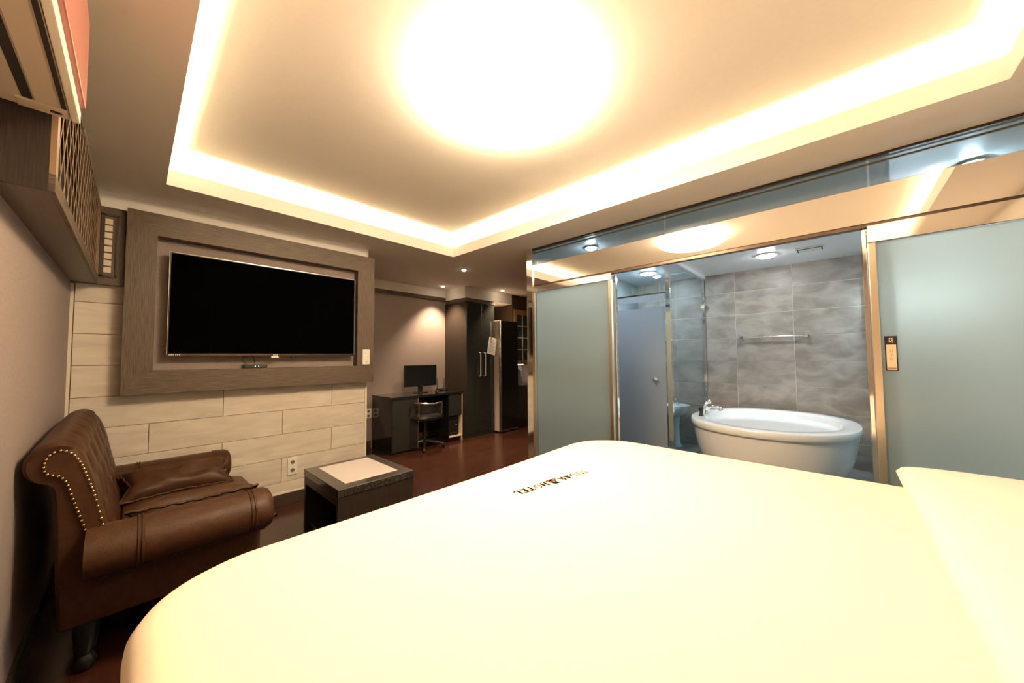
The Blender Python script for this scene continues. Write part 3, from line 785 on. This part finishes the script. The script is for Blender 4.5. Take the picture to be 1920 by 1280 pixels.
def slider(name, y0, y1, zt, label, sign=False):
    t = sroot(name, (XG - .05, (y0 + y1) / 2, .012), label, 'sliding door')
    XS = XG - .055
    mk('glass_sheet', [((XS - .004, y0 + .03, .03), (XS + .004, y1 - .03, zt - .002))], 'frost', t)
    mk('head_rail', [((XS - .016, y0, zt), (XS + .016, y1, RZ - .014), .002, 1)], 'chrome', t)
    mk('stile', [((XS - .014, y0, .012), (XS + .014, y0 + .032, zt), .003, 2)], 'satin', t)
    mk('stile', [((XS - .014, y1 - .032, .012), (XS + .014, y1, zt), .003, 2)], 'satin', t)
    mk('bottom_rail', [((XS - .014, y0 + .032, .012), (XS + .014, y1 - .032, .05), .003, 2)], 'chrome', t)
    return t, XS
d1, XS = slider('door_1', 1.39, 2.255, 1.900, 'frosted sliding door left of the shower stall')
mk('overlap_strip', [((XS - .018, 2.19, .012), (XS - .0145, 2.20, 1.90))], 'steel', d1)
d2, XS = slider('door_2', YN + .02, -.135, 1.862, 'large frosted sliding door at the right with a black and tan plate')
# plate on the right door
SY0, SY1, SZ0, SZ1 = -.226, -.180, 1.165, 1.348
pl = mk('name_plate', [((XS - .010, SY0, SZ0), (XS - .004, SY1, SZ1), .001, 1)], 'black', d2, label='black plate with a tan panel')
mk('tan_panel', [((XS - .0115, SY0 + .005, SZ0 + .004), (XS - .0095, SY1 - .005, SZ1 - .046))], 'gold', pl)
bm = bmesh.new()
def dash(y0, y1, z0, z1): b_box(bm, (XS - .0125, y0, z0), (XS - .0112, y1, z1))
cy = (SY0 + SY1) / 2
for i, zc in enumerate((1.268, 1.247, 1.226)):   # three stacked characters
    dash(cy - .006, cy + .006, zc + .005, zc + .007); dash(cy - .006, cy - .004, zc - .004, zc + .005)
    if i != 1: dash(cy + .003, cy + .005, zc - .006, zc + .005); dash(cy - .006, cy + .005, zc - .006, zc - .004)
    else: dash(cy - .001, cy + .001, zc - .008, zc + .004)
dash(cy - .010, cy + .008, 1.2895, 1.2905)
mk('plate_characters', bm, 'copper', pl)
bm = bmesh.new()
for k_ in range(7): dash(SY0 + .008 + k_ * .0045, SY0 + .0115 + k_ * .0045, SZ0 + .011, SZ0 + .0145)
mk('plate_small_text', bm, 'ink', pl)
bm = bmesh.new()
dash(cy - .007, cy - .001, 1.330, 1.337); dash(cy + .001, cy + .007, 1.330, 1.337); dash(cy - .007, cy - .003, 1.320, 1.328); dash(cy - .001, cy + .008, 1.314, 1.320); dash(cy - .008, cy - .004, 1.312, 1.318); dash(cy + .003, cy + .007, 1.322, 1.328)
mk('plate_icon', bm, 'gold', pl)

# ------------------------------------------------------------------ bathroom shell
BC = 2.355
struct('ceiling_bathroom', [((XG + .03, YN, BC), (XE, YGE, BC + .03))], 'bathpaint', 'grey white bathroom ceiling with round lamps', cat='ceiling')
wt = struct('wall_bathroom', [((XB + .004, YN, 0), (XB + .1, YGE, BC))], 'tgrout', 'tiled back wall behind the bathtub', cat='wall')
zj = [0.0, .277, .578, .879, 1.182, 1.486, 1.786, 2.087, BC]
yj = [-.235, .389, .986, 1.36, 1.96, YGE]
for za, zb in zip(zj, zj[1:]):
    for ya, yb in zip(yj, yj[1:]):
        mk('tile', [((XB, ya + .003, za + .003), (XB + .012, yb - .003, zb - .003), .001, 1)], 'tile', wt)
struct('wall_stall_side', [((4.0, YGE - .012, 0), (XB, YGE - .0005, BC))], 'greywall', 'grey side wall inside the shower stall', cat='wall')
struct('wall_bathroom_near', [((XB - .02, YN, 0), (XB + .009, -.30, BC))], 'greywall', 'grey bathroom wall beyond the right sliding door', cat='wall')
struct('trim_2', [((4.0, 1.33, BC - .045), (XB, 1.39, BC))], 'bathpaint', 'slim beam over the glass side of the shower stall', cat='trim')
# stall: glass side panel (plane y=1.36) and door (plane x=4.0)
SP = sroot('wall_stall', (4.7, 1.36, 0), 'clear bluish glass side panel of the shower stall beside the bathtub', 'glass panel')
mk('glass_sheet', [((4.03, 1.355, .02), (XB - .015, 1.363, BC - .047))], 'clear', SP)
mk('wall_channel', [((XB - .018, 1.345, 0), (XB - .001, 1.373, BC - .046))], 'chrome', SP)
mk('corner_post', [((3.985, 1.335, 0), (4.03, 1.385, BC - .001), .002, 1)], 'chrome', SP)
mk('bottom_channel', [((4.03, 1.35, 0), (XB - .018, 1.37, .02))], 'chrome', SP)
for zz in (1.93,):
    for xx in (XB - .06,):
        mk('glass_clamp', [((xx, 1.335, zz - .03), (xx + .05, 1.383, zz + .03), .004, 2)], 'chrome', SP)
D3 = sroot('door_3', (4.0, 1.7, 0), 'frosted shower stall door with a clear stripe and steel knob', 'door')
DZ = 1.952
mk('clear_pane', [((3.997, 1.39, .02), (4.003, 2.295, DZ))], 'clear', D3)
mk('over_panel', [((3.997, 1.39, DZ + .012), (4.003, 2.295, BC - .002))], 'clear', D3)
mk('top_edge', [((3.992, 1.39, DZ), (4.008, 2.295, DZ + .012))], 'bronze', D3)
mk('frost_film', [((3.9935, 1.40, .03), (3.9955, 2.29, 1.80))], 'frost2', D3)
mk('frost_band', [((3.9935, 1.40, 1.872), (3.9955, 2.29, DZ - .004))], 'frost2', D3)
bm = bmesh.new(); b_lathe(bm, [(.006, 0), (.008, .02), (.024, .028), (.030, .042), (.024, .058), (.008, .063)], (0, 0, 0), 18)
bmesh.ops.rotate(bm, verts=bm.verts[:], cent=(0, 0, 0), matrix=Matrix.Rotation(-PI / 2, 3, 'Y')); bmesh.ops.translate(bm, verts=bm.verts[:], vec=(3.993, 1.503, .99))
mk('knob', bm, 'steel', D3, True, label='round steel knob')
mk('hinge_post', [((3.98, 2.296, 0), (4.02, YGE - .0125, BC - .001))], 'chrome', D3)
# right hand glass panel of the tub bay
RP = sroot('wall_tub_side', (4.1, -.24, 0), 'clear glass panel at the right end of the bathtub bay', 'glass panel')
mk('glass_sheet', [((XG + .05, -.244, .03), (XB - .012, -.236, BC - .002))], 'clear', RP)
mk('bottom_channel', [((XG + .05, -.252, 0), (XB - .002, -.228, .03))], 'chrome', RP)
mk('wall_channel', [((XB - .014, -.255, .03), (XB - .001, -.225, BC - .002))], 'chrome', RP)

# bathroom lamps
def bathlamp(x, y, label, r=.085, mat='bathlamp'):
    t = thing('bathroom_lamp', (x, y, BC - .03), label, 'ceiling lamp', 'round bathroom lamps')
    bm = bmesh.new(); b_lathe(bm, [(r, BC - .012), (r + .015, BC - .012), (r + .018, BC - .0005), (r, BC - .0005)], (x, y, 0), 28); mk('rim', bm, 'ringwhite', t, True)
    bm = bmesh.new(); b_lathe(bm, [(.005, BC - .034), (r * .5, BC - .032), (r * .8, BC - .026), (r * .95, BC - .019), (r, BC - .012)], (x, y, 0), 28); mk('diffuser', bm, mat, t, True)
bathlamp(4.72, .553, 'round white lamp on the ceiling above the bathtub')
bathlamp(4.62, 1.82, 'round white lamp on the ceiling inside the shower stall', .085, 'stalllamp')
bathlamp(3.12, 1.80, 'small round white lamp behind the left frosted door', .045, 'stalllamp')
bathlamp(3.27, -.60, 'small round white lamp above the right frosted door', .045, 'stalllamp')
bathlamp(4.60, -.60, 'unseen round white lamp added behind the right frosted door', .085)  # hidden lamp added to backlight the frosted door
t = thing('added_backlight', (5.34, -.62, 1.80), 'white vanity bar added unseen behind the right frosted door', 'added light')  # unseen lamp, added to brighten the frosted door from behind
mk('mount', [((5.35, -.92, 1.80), (5.378, -.34, 1.90), .004, 2)], 'steel', t)
mk('hood', [((5.16, -.94, 1.90), (5.378, -.32, 1.915), .003, 1)], 'steel', t)  # added to keep the extra lamp's glow off the ceiling
bm = bmesh.new(); b_cyl(bm, (5.32, -.88, 1.85), (5.32, -.38, 1.85), .03, 16); mk('glow_tube', bm, 'backlight', t, True)
def vent(x, y, label):
    t = thing('ceiling_vent', (x, y, BC - .02), label, 'vent', 'bathroom ceiling vents')
    mk('vent_plate', [((x - .09, y - .12, BC - .012), (x + .09, y + .12, BC - .0005), .01, 3)], 'ringwhite', t)
    mk('vent_cover', [((x - .06, y - .09, BC - .020), (x + .06, y + .09, BC - .0145), .003, 2)], 'white', t)
    mk('vent_gap', [((x - .070, y - .10, BC - .0142), (x + .070, y + .10, BC - .0121))], 'dark', t)
vent(4.75, .185, 'white ceiling vent to the right of the bathtub lamp')
vent(5.0, 1.52, 'white ceiling vent inside the shower stall')

# towel bar
t = thing('towel_bar', (XB - .05, .6, 1.48), 'chrome towel bar on the tiled wall above the bathtub', 'towel bar')
bm = bmesh.new(); b_cyl(bm, (XB - .06, .275, 1.482), (XB - .06, .916, 1.482), .009, 14); mk('rod', bm, 'chrome', t, True)
for y in (.275, .916):
    mk('bracket', [((XB - .075, y - .018, 1.462), (XB, y + .018, 1.502), .004, 2)], 'chrome', t)

# bathtub
t = thing('bathtub', (4.47, .555, 0), 'white freestanding oval bathtub with a wide rim by the tiled wall', 'bathtub')
A_, B_ = .81, .69; n_e = 2.25; c = (4.47, .555, 0)
bm = bmesh.new()
b_lathe(bm, [(.60, 0), (.68, .02), (.78, .09), (.86, .19), (.92, .32), (.955, .45), (.968, .54)], c, 72, A_, B_, n_e)
mk('shell', bm, 'acrylic', t, True)
bm = bmesh.new()
rp = [(.966, .536), (.992, .538), (1.0, .546), (1.0, .588), (.992, .598), (.975, .602), (.84, .602), (.82, .596), (.805, .58)]
b_lathe(bm, rp + [(.76, .40), (.68, .22), (.60, .16), (.02, .15)], c, 72, A_, B_, n_e, caps=False); mk('rim_and_basin', bm, 'acrylic', t, True)
# tub filler set
t = thing('tub_faucet', (4.36, 1.13, .602), 'chrome tub filler with hand shower on the bathtub rim', 'faucet')
fx, fy = 4.30, 1.12
bm = bmesh.new(); b_cyl(bm, (fx, fy, .602), (fx, fy, .66), .016); b_tube(bm, [(fx, fy, .65), (fx + .01, fy - .01, .70), (fx + .03, fy - .03, .735), (fx + .05, fy - .06, .745)], [.010, .011, .018, .024], 12); mk('hand_shower', bm, 'chrome', t, True)
for dx, dy in ((-.10, .005), (.10, .005)):
    bm = bmesh.new(); b_lathe(bm, [(.024, .602), (.024, .61), (.016, .62), (.016, .65), (.022, .66), (.020, .69), (.004, .70)], (fx + dx, fy + dy - .01, 0), 16); mk('valve_handle', bm, 'chrome' if dx > 0 else 'black', t, True)
bm = bmesh.new(); b_tube(bm, [(fx + .19, fy, .602), (fx + .19, fy, .65), (fx + .19, fy - .02, .675), (fx + .19, fy - .07, .68), (fx + .19, fy - .12, .66), (fx + .19, fy - .13, .635)], [.02, .018, .018, .02, .024, .024], 14); mk('spout', bm, 'chrome', t, True)
# basin in the stall
t = thing('wash_basin', (5.18, 1.72, 0), 'small round white basin seen through the stall glass', 'basin')
bm = bmesh.new(); b_lathe(bm, [(.03, .40), (.10, .42), (.17, .48), (.20, .55), (.205, .57), (.19, .57), (.16, .49), (.08, .44), (.01, .43)], (5.18, 1.72, 0), 36, caps=False); mk('bowl', bm, 'acrylic', t, True)
bm = bmesh.new(); b_lathe(bm, [(.09, 0), (.06, .05), (.055, .3), (.07, .41)], (5.2, 1.72, 0), 24); mk('pedestal', bm, 'acrylic', t, True)
bm = bmesh.new(); b_tube(bm, [(5.33, 1.72, .56), (5.33, 1.72, .64), (5.29, 1.72, .66), (5.25, 1.72, .64)], .012, 10); mk('tap', bm, 'chrome', t, True)

# ------------------------------------------------------------------ computer desk
DX0, DX1, DY0, DY1, DZT = 2.285, 3.455, 4.25, YR - .016, .735
t = thing('computer_desk', (2.87, 4.5, 0), 'glossy black computer desk with pedestals in the recess', 'desk')
mk('desktop', [((DX0 - .005, DY0 - .01, DZT - .03), (DX1, DY1, DZT), .003, 2)], 'blackgloss', t)
mk('side_panel', [((DX0, DY0, 0), (DX0 + .018, DY1, DZT - .03))], 'blackgloss', t)
mk('pedestal_door', [((DX0 + .018, DY0, .02), (2.672, DY0 + .018, DZT - .03))], 'blackdoor', t)
mk('edge_strip', [((2.672, DY0 - .001, .02), (2.680, DY0 + .02, DZT - .03))], 'lattice', t)
mk('pedestal_side', [((2.660, DY0 + .02, 0), (2.678, DY1, DZT - .03))], 'black', t)
mk('modesty_panel', [((2.68, DY1 - .02, .1), (3.185, DY1, DZT - .03))], 'black', t)
mk('cabinet_side', [((3.185, DY0, 0), (3.203, DY1, DZT - .03))], 'blackgloss', t)
mk('drawer_front', [((3.203, DY0, .385), (3.437, DY0 + .018, DZT - .032))], 'blackdoor', t)
mk('open_shelf', [((3.203, DY0 + .004, .065), (3.44, DY1, .085))], 'cream', t)
mk('cabinet_end', [((3.437, DY0 + .003, 0), (3.453, DY1, DZT - .03))], 'cream', t)
mk('cabinet_edge', [((3.441, DY0 - .002, 0), (3.449, DY0 + .003, DZT - .03))], 'cream', t)
mk('plinth', [((3.203, DY0 + .03, 0), (3.437, DY0 + .045, .065))], 'blackgloss', t)
t = thing('computer_tower', (3.31, 4.5, .085), 'black computer tower in the open shelf of the desk', 'computer')
mk('case', [((3.225, 4.275, .086), (3.40, 4.68, .365), .006, 2)], 'black', t)
mk('front_trim', [((3.24, 4.272, .12), (3.385, 4.276, .13)), ((3.24, 4.272, .30), (3.385, 4.276, .303))], 'steel', t)
bm = bmesh.new(); b_ball(bm, (3.35, 4.272, .24), .007); mk('power_light', bm, 'steel', t)
t = thing('computer_monitor', (2.92, 4.56, DZT), 'black computer monitor standing on the glossy desk', 'monitor')
bm = bmesh.new(); b_box(bm, (2.64, 4.545, .83), (3.185, 4.575, 1.142), .005, 2); mk('housing', bm, 'black', t)
mk('screen', [((2.65, 4.5425, .845), (3.175, 4.5455, 1.133))], 'mscreen', t)
mk('neck', [((2.88, 4.565, .745), (2.95, 4.59, .90), .005, 2)], 'black', t)
bm = bmesh.new(); b_lathe(bm, [(.12, DZT + .001), (.12, DZT + .008), (.10, DZT + .014), (.02, DZT + .016)], (2.915, 4.57, 0), 28, 1.0, .75); mk('foot', bm, 'blackgloss', t, True)
mk('logo_dot', [((2.905, 4.541, .833), (2.925, 4.545, .838))], 'steel', t)
t = thing('internet_router', (3.34, 4.62, DZT), 'small black router with two upright antennas on the desk', 'router')
mk('body', [((3.26, 4.57, DZT + .001), (3.42, 4.67, DZT + .03), .006, 2)], 'black', t)
for x in (3.275, 3.405):
    bm = bmesh.new(); b_tube(bm, [(x, 4.66, DZT + .02), (x + .004, 4.665, DZT + .19)], [.006, .004], 8); mk('antenna', bm, 'black', t, True)
mk('front_lights', [((3.32, 4.568, DZT + .012), (3.33, 4.5705, DZT + .018)), ((3.345, 4.568, DZT + .012), (3.355, 4.5705, DZT + .018))], 'white', t)
t = thing('computer_mouse', (3.06, 4.36, DZT), 'small dark mouse on the edge of the computer desk', 'mouse')
bm = bmesh.new(); b_lathe(bm, [(.028, DZT + .001), (.032, DZT + .008), (.028, DZT + .022), (.012, DZT + .030), (.002, DZT + .031)], (3.06, 4.36, 0), 20, .75, 1.2); mk('shell', bm, 'blackgloss', t, True)
bm = bmesh.new(); b_cyl(bm, (3.057, 4.335, DZT + .030), (3.063, 4.335, DZT + .030), .006, 12); mk('wheel', bm, 'steel', t, True)

# swivel chair
CXc, CYc = 2.80, 4.22
t = thing('swivel_chair', (CXc, CYc, 0), 'black swivel chair with a curved chrome back rail at the desk', 'chair')
bm = bmesh.new(); b_lathe(bm, [(.20, .40), (.235, .41), (.24, .435), (.225, .46), (.12, .47), (.01, .472)], (CXc, CYc + .06, 0), 32, 1.0, .95, 2.6); mk('seat', bm, 'black', t, True)
arcp = [(CXc + .245 * math.sin(math.radians(a)), CYc + .06 - .235 * math.cos(math.radians(a)), .625 + .02 * abs(math.sin(math.radians(a)))) for a in range(-75, 76, 10)]
bm = bmesh.new(); b_tube(bm, arcp, .011, 10); mk('back_rail', bm, 'chrome', t, True)
bm = bmesh.new()
b_grid(bm, lambda u, v: (CXc + .236 * math.sin(math.radians(-62 + 124 * u)), CYc + .06 - .226 * math.cos(math.radians(-62 + 124 * u)), .50 + .12 * v), 16, 4)
b_grid(bm, lambda u, v: (CXc + .222 * math.sin(math.radians(-62 + 124 * u)), CYc + .06 - .212 * math.cos(math.radians(-62 + 124 * u)), .50 + .12 * v), 16, 4)
mk('backrest', bm, 'black', t, True)
for a in (-50, 50):
    x, y = CXc + .24 * math.sin(math.radians(a)), CYc + .06 - .23 * math.cos(math.radians(a))
    bm = bmesh.new(); b_tube(bm, [(x, y, .64), (x, y - .002, .50), (x * .97 + CXc * .03, y + .02, .40), (CXc + (x - CXc) * .6, CYc + .02, .385)], .010, 10); mk('back_support', bm, 'chrome', t, True)
bm = bmesh.new(); b_cyl(bm, (CXc, CYc + .06, .09), (CXc, CYc + .06, .40), .024); mk('column', bm, 'black', t, True)
for k in range(5):
    a = 2 * PI * k / 5 + .35; ex, ey = CXc + .27 * math.cos(a), CYc + .06 + .27 * math.sin(a)
    bm = bmesh.new(); b_tube(bm, [(CXc, CYc + .06, .10), (ex, ey, .062)], [.026, .014], 8); lg = mk('base_arm', bm, 'black', t, True)
    bm = bmesh.new(); b_cyl(bm, (ex - .012 * math.sin(a), ey + .012 * math.cos(a), .0255), (ex + .012 * math.sin(a), ey - .012 * math.cos(a), .0255), .025, 14); mk('caster', bm, 'black', lg, True)

# ------------------------------------------------------------------ wardrobe
t = thing('wardrobe', (3.83, 4.52, 0), 'tall dark gloss wardrobe with two doors beside the desk', 'wardrobe')
WX0, WX1, WY0 = 3.53, 4.135, 4.27
mk('carcass', [((WX0, WY0, 0), (WX1, YR - .001, 2.13))], 'wardside', t)
mk('cornice', [((WX0 - .012, WY0 - .03, 2.13), (WX1 + .02, YR - .031, 2.188), .003, 1)], 'wen', t)
mk('plinth', [((WX0, WY0 - .018, 0), (WX1, WY0, .06))], 'blackdoor', t)
for x0, x1, hx in ((WX0 + .002, 3.845, 3.80), (3.849, WX1 - .002, 3.905)):
    dr = mk('door', [((x0, WY0 - .022, .062), (x1, WY0 - .001, 2.125), .002, 1)], 'blackdoor', t)
    bm = bmesh.new(); b_tube(bm, [(hx, WY0 - .022, .945), (hx, WY0 - .05, .95), (hx, WY0 - .05, 1.32), (hx, WY0 - .022, 1.325)], .0085, 8); mk('handle', bm, 'handle', dr, True, label='long silver bar handle')
# notice sheet
t = thing('notice_sheet', (4.04, WY0 - .03, 1.25), 'white printed notice hanging crooked on the wardrobe door', 'notice')
rot = Matrix.Rotation(math.radians(12), 3, 'Y'); cc = Vector((4.045, WY0 - .062, 1.435))
def shp(pts): return [cc + rot @ Vector((a, 0, b)) for a, b in pts]
bm = bmesh.new()
fr = shp([(-.09, -.14), (.09, -.14), (.09, .14), (-.09, .14)])
v = [bm.verts.new(p) for p in fr] + [bm.verts.new(p + Vector((0, .0015, 0))) for p in fr]
bmesh.ops.convex_hull(bm, input=v); mk('sheet', bm, 'paperw', t)
bm = bmesh.new()
for i in range(9):
    z = .095 - i * .024; w_ = .065 if i % 3 else .05
    q = shp([(-.07, z), (-.07 + 2 * w_, z), (-.07 + 2 * w_, z + .007), (-.07, z + .007)])
    bm.faces.new([bm.verts.new(p - Vector((0, .0006, 0))) for p in q])
mk('printed_lines', bm, 'greytext', t)
bm = bmesh.new(); p = shp([(-.045, .145)])[0]; b_tube(bm, [p + Vector((0, -.004, -.015)), p + Vector((0, -.006, .02)), (p.x, WY0 - .024, p.z + .03)], .008, 8); mk('hook', bm, 'steel', t, True)

# ------------------------------------------------------------------ refrigerator
t = thing('refrigerator', (4.36, 4.4, 0), 'tall refrigerator with black door and pale side panel', 'refrigerator')
RX0, RX1, RY0 = 4.16, 4.575, 4.112
mk('cabinet_body', [((RX0, RY0 + .055, .02), (RX1, 4.75, 1.868), .004, 2)], 'fridge', t)
mk('door_edge', [((RX0, RY0 + .012, .03), (RX0 + .012, RY0 + .05, 1.866), .002, 1)], 'steel', t, label='silver door edge trim')
mk('door', [((RX0 + .012, RY0, .05), (RX1, RY0 + .05, 1.866), .004, 2)], 'blackgloss', t)
mk('gap_strip', [((RX0 + .002, RY0 + .05, .03), (RX1 - .002, RY0 + .055, 1.86))], 'dark', t)
mk('kick_strip', [((RX0 + .004, RY0 + .004, .022), (RX1, RY0 + .05, .046))], 'steel', t)
bm = bmesh.new(); b_tube(bm, [(4.50, RY0 - .010, 1.475), (4.50, RY0, 1.475)], .024, 20); mk('round_badge', bm, 'bronze', t, True)
mk('feet', [((RX0 + .03, RY0 + .08, 0), (RX0 + .07, RY0 + .12, .02)), ((RX1 - .07, RY0 + .08, 0), (RX1 - .03, RY0 + .12, .02)), ((RX0 + .03, 4.66, 0), (RX0 + .07, 4.7, .02)), ((RX1 - .07, 4.66, 0), (RX1 - .03, 4.7, .02))], 'black', t)

# ------------------------------------------------------------------ kitchen unit
KX0, KX1, KY0 = 4.60, 5.44, 4.26
t = thing('kitchen_cabinet', (5.0, 4.5, 0), 'dark kitchen unit with amber framed glass door beyond the refrigerator', 'cabinet')
mk('base_cabinet', [((KX0, KY0, .0), (KX1, YR - .001, .70))], 'blackdoor', t)
mk('counter', [((KX0, KY0 - .02, .70), (KX1, YR - .001, .735), .003, 1)], 'brownwall', t)
mk('back_tiles', [((KX0, YR - .012, .735), (KX1, YR - .001, 1.12))], 'floral', t)
mk('side_wall', [((KX0, KY0, .735), (KX0 + .03, YR - .012, 1.12))], 'brownwall', t)
mk('upper_cabinet', [((KX0, KY0, 1.12), (KX1, YR - .001, CZ - .002))], 'brownwall', t)
gd = mk('glass_door', [((4.645, KY0 - .006, 1.19), (5.40, KY0 - .001, 2.10))], 'cabglass', t)
for lo, hi in (((4.625, KY0 - .02, 1.12), (5.42, KY0 - .0065, 1.19)), ((4.625, KY0 - .02, 2.02), (5.42, KY0 - .0065, 2.11)), ((4.625, KY0 - .02, 1.19), (4.70, KY0 - .0065, 2.02)), ((5.35, KY0 - .02, 1.19), (5.42, KY0 - .0065, 2.02))):
    mk('door_frame', [(lo, hi, .002, 1)], 'pine', gd)
for x in (4.86, 5.04, 5.22):
    mk('muntin', [((x - .008, KY0 - .014, 1.19), (x + .008, KY0 - .0065, 2.02))], 'white', gd)
for z in (1.385, 1.60, 1.81):
    mk('muntin', [((4.70, KY0 - .013, z - .007), (5.35, KY0 - .0065, z + .007))], 'white', gd)
t = thing('electric_kettle', (4.83, 4.36, .735), 'blue grey kettle in the kitchen niche', 'kettle')
bm = bmesh.new(); b_lathe(bm, [(.075, .736), (.08, .75), (.075, .90), (.062, 1.0), (.058, 1.02), (.02, 1.03)], (4.83, 4.36, 0), 28); mk('body', bm, 'kettle', t, True)
bm = bmesh.new(); b_tube(bm, [(4.895, 4.36, .99), (4.945, 4.36, .98), (4.955, 4.36, .90), (4.93, 4.36, .80), (4.90, 4.36, .79)], .010, 8); mk('handle', bm, 'white', t, True)
t = thing('niche_fill_light', (5.0, 4.64, 1.105), 'slim fill light added unseen under the glass fronted kitchen cabinet', 'light')  # unseen fill light added for the niche, shaped as a fixture
mk('housing', [((4.80, 4.61, 1.108), (5.30, 4.67, 1.1195))], 'ringwhite', t)
mk('light_bar', [((4.81, 4.615, 1.102), (5.29, 4.665, 1.108))], 'niche', t)
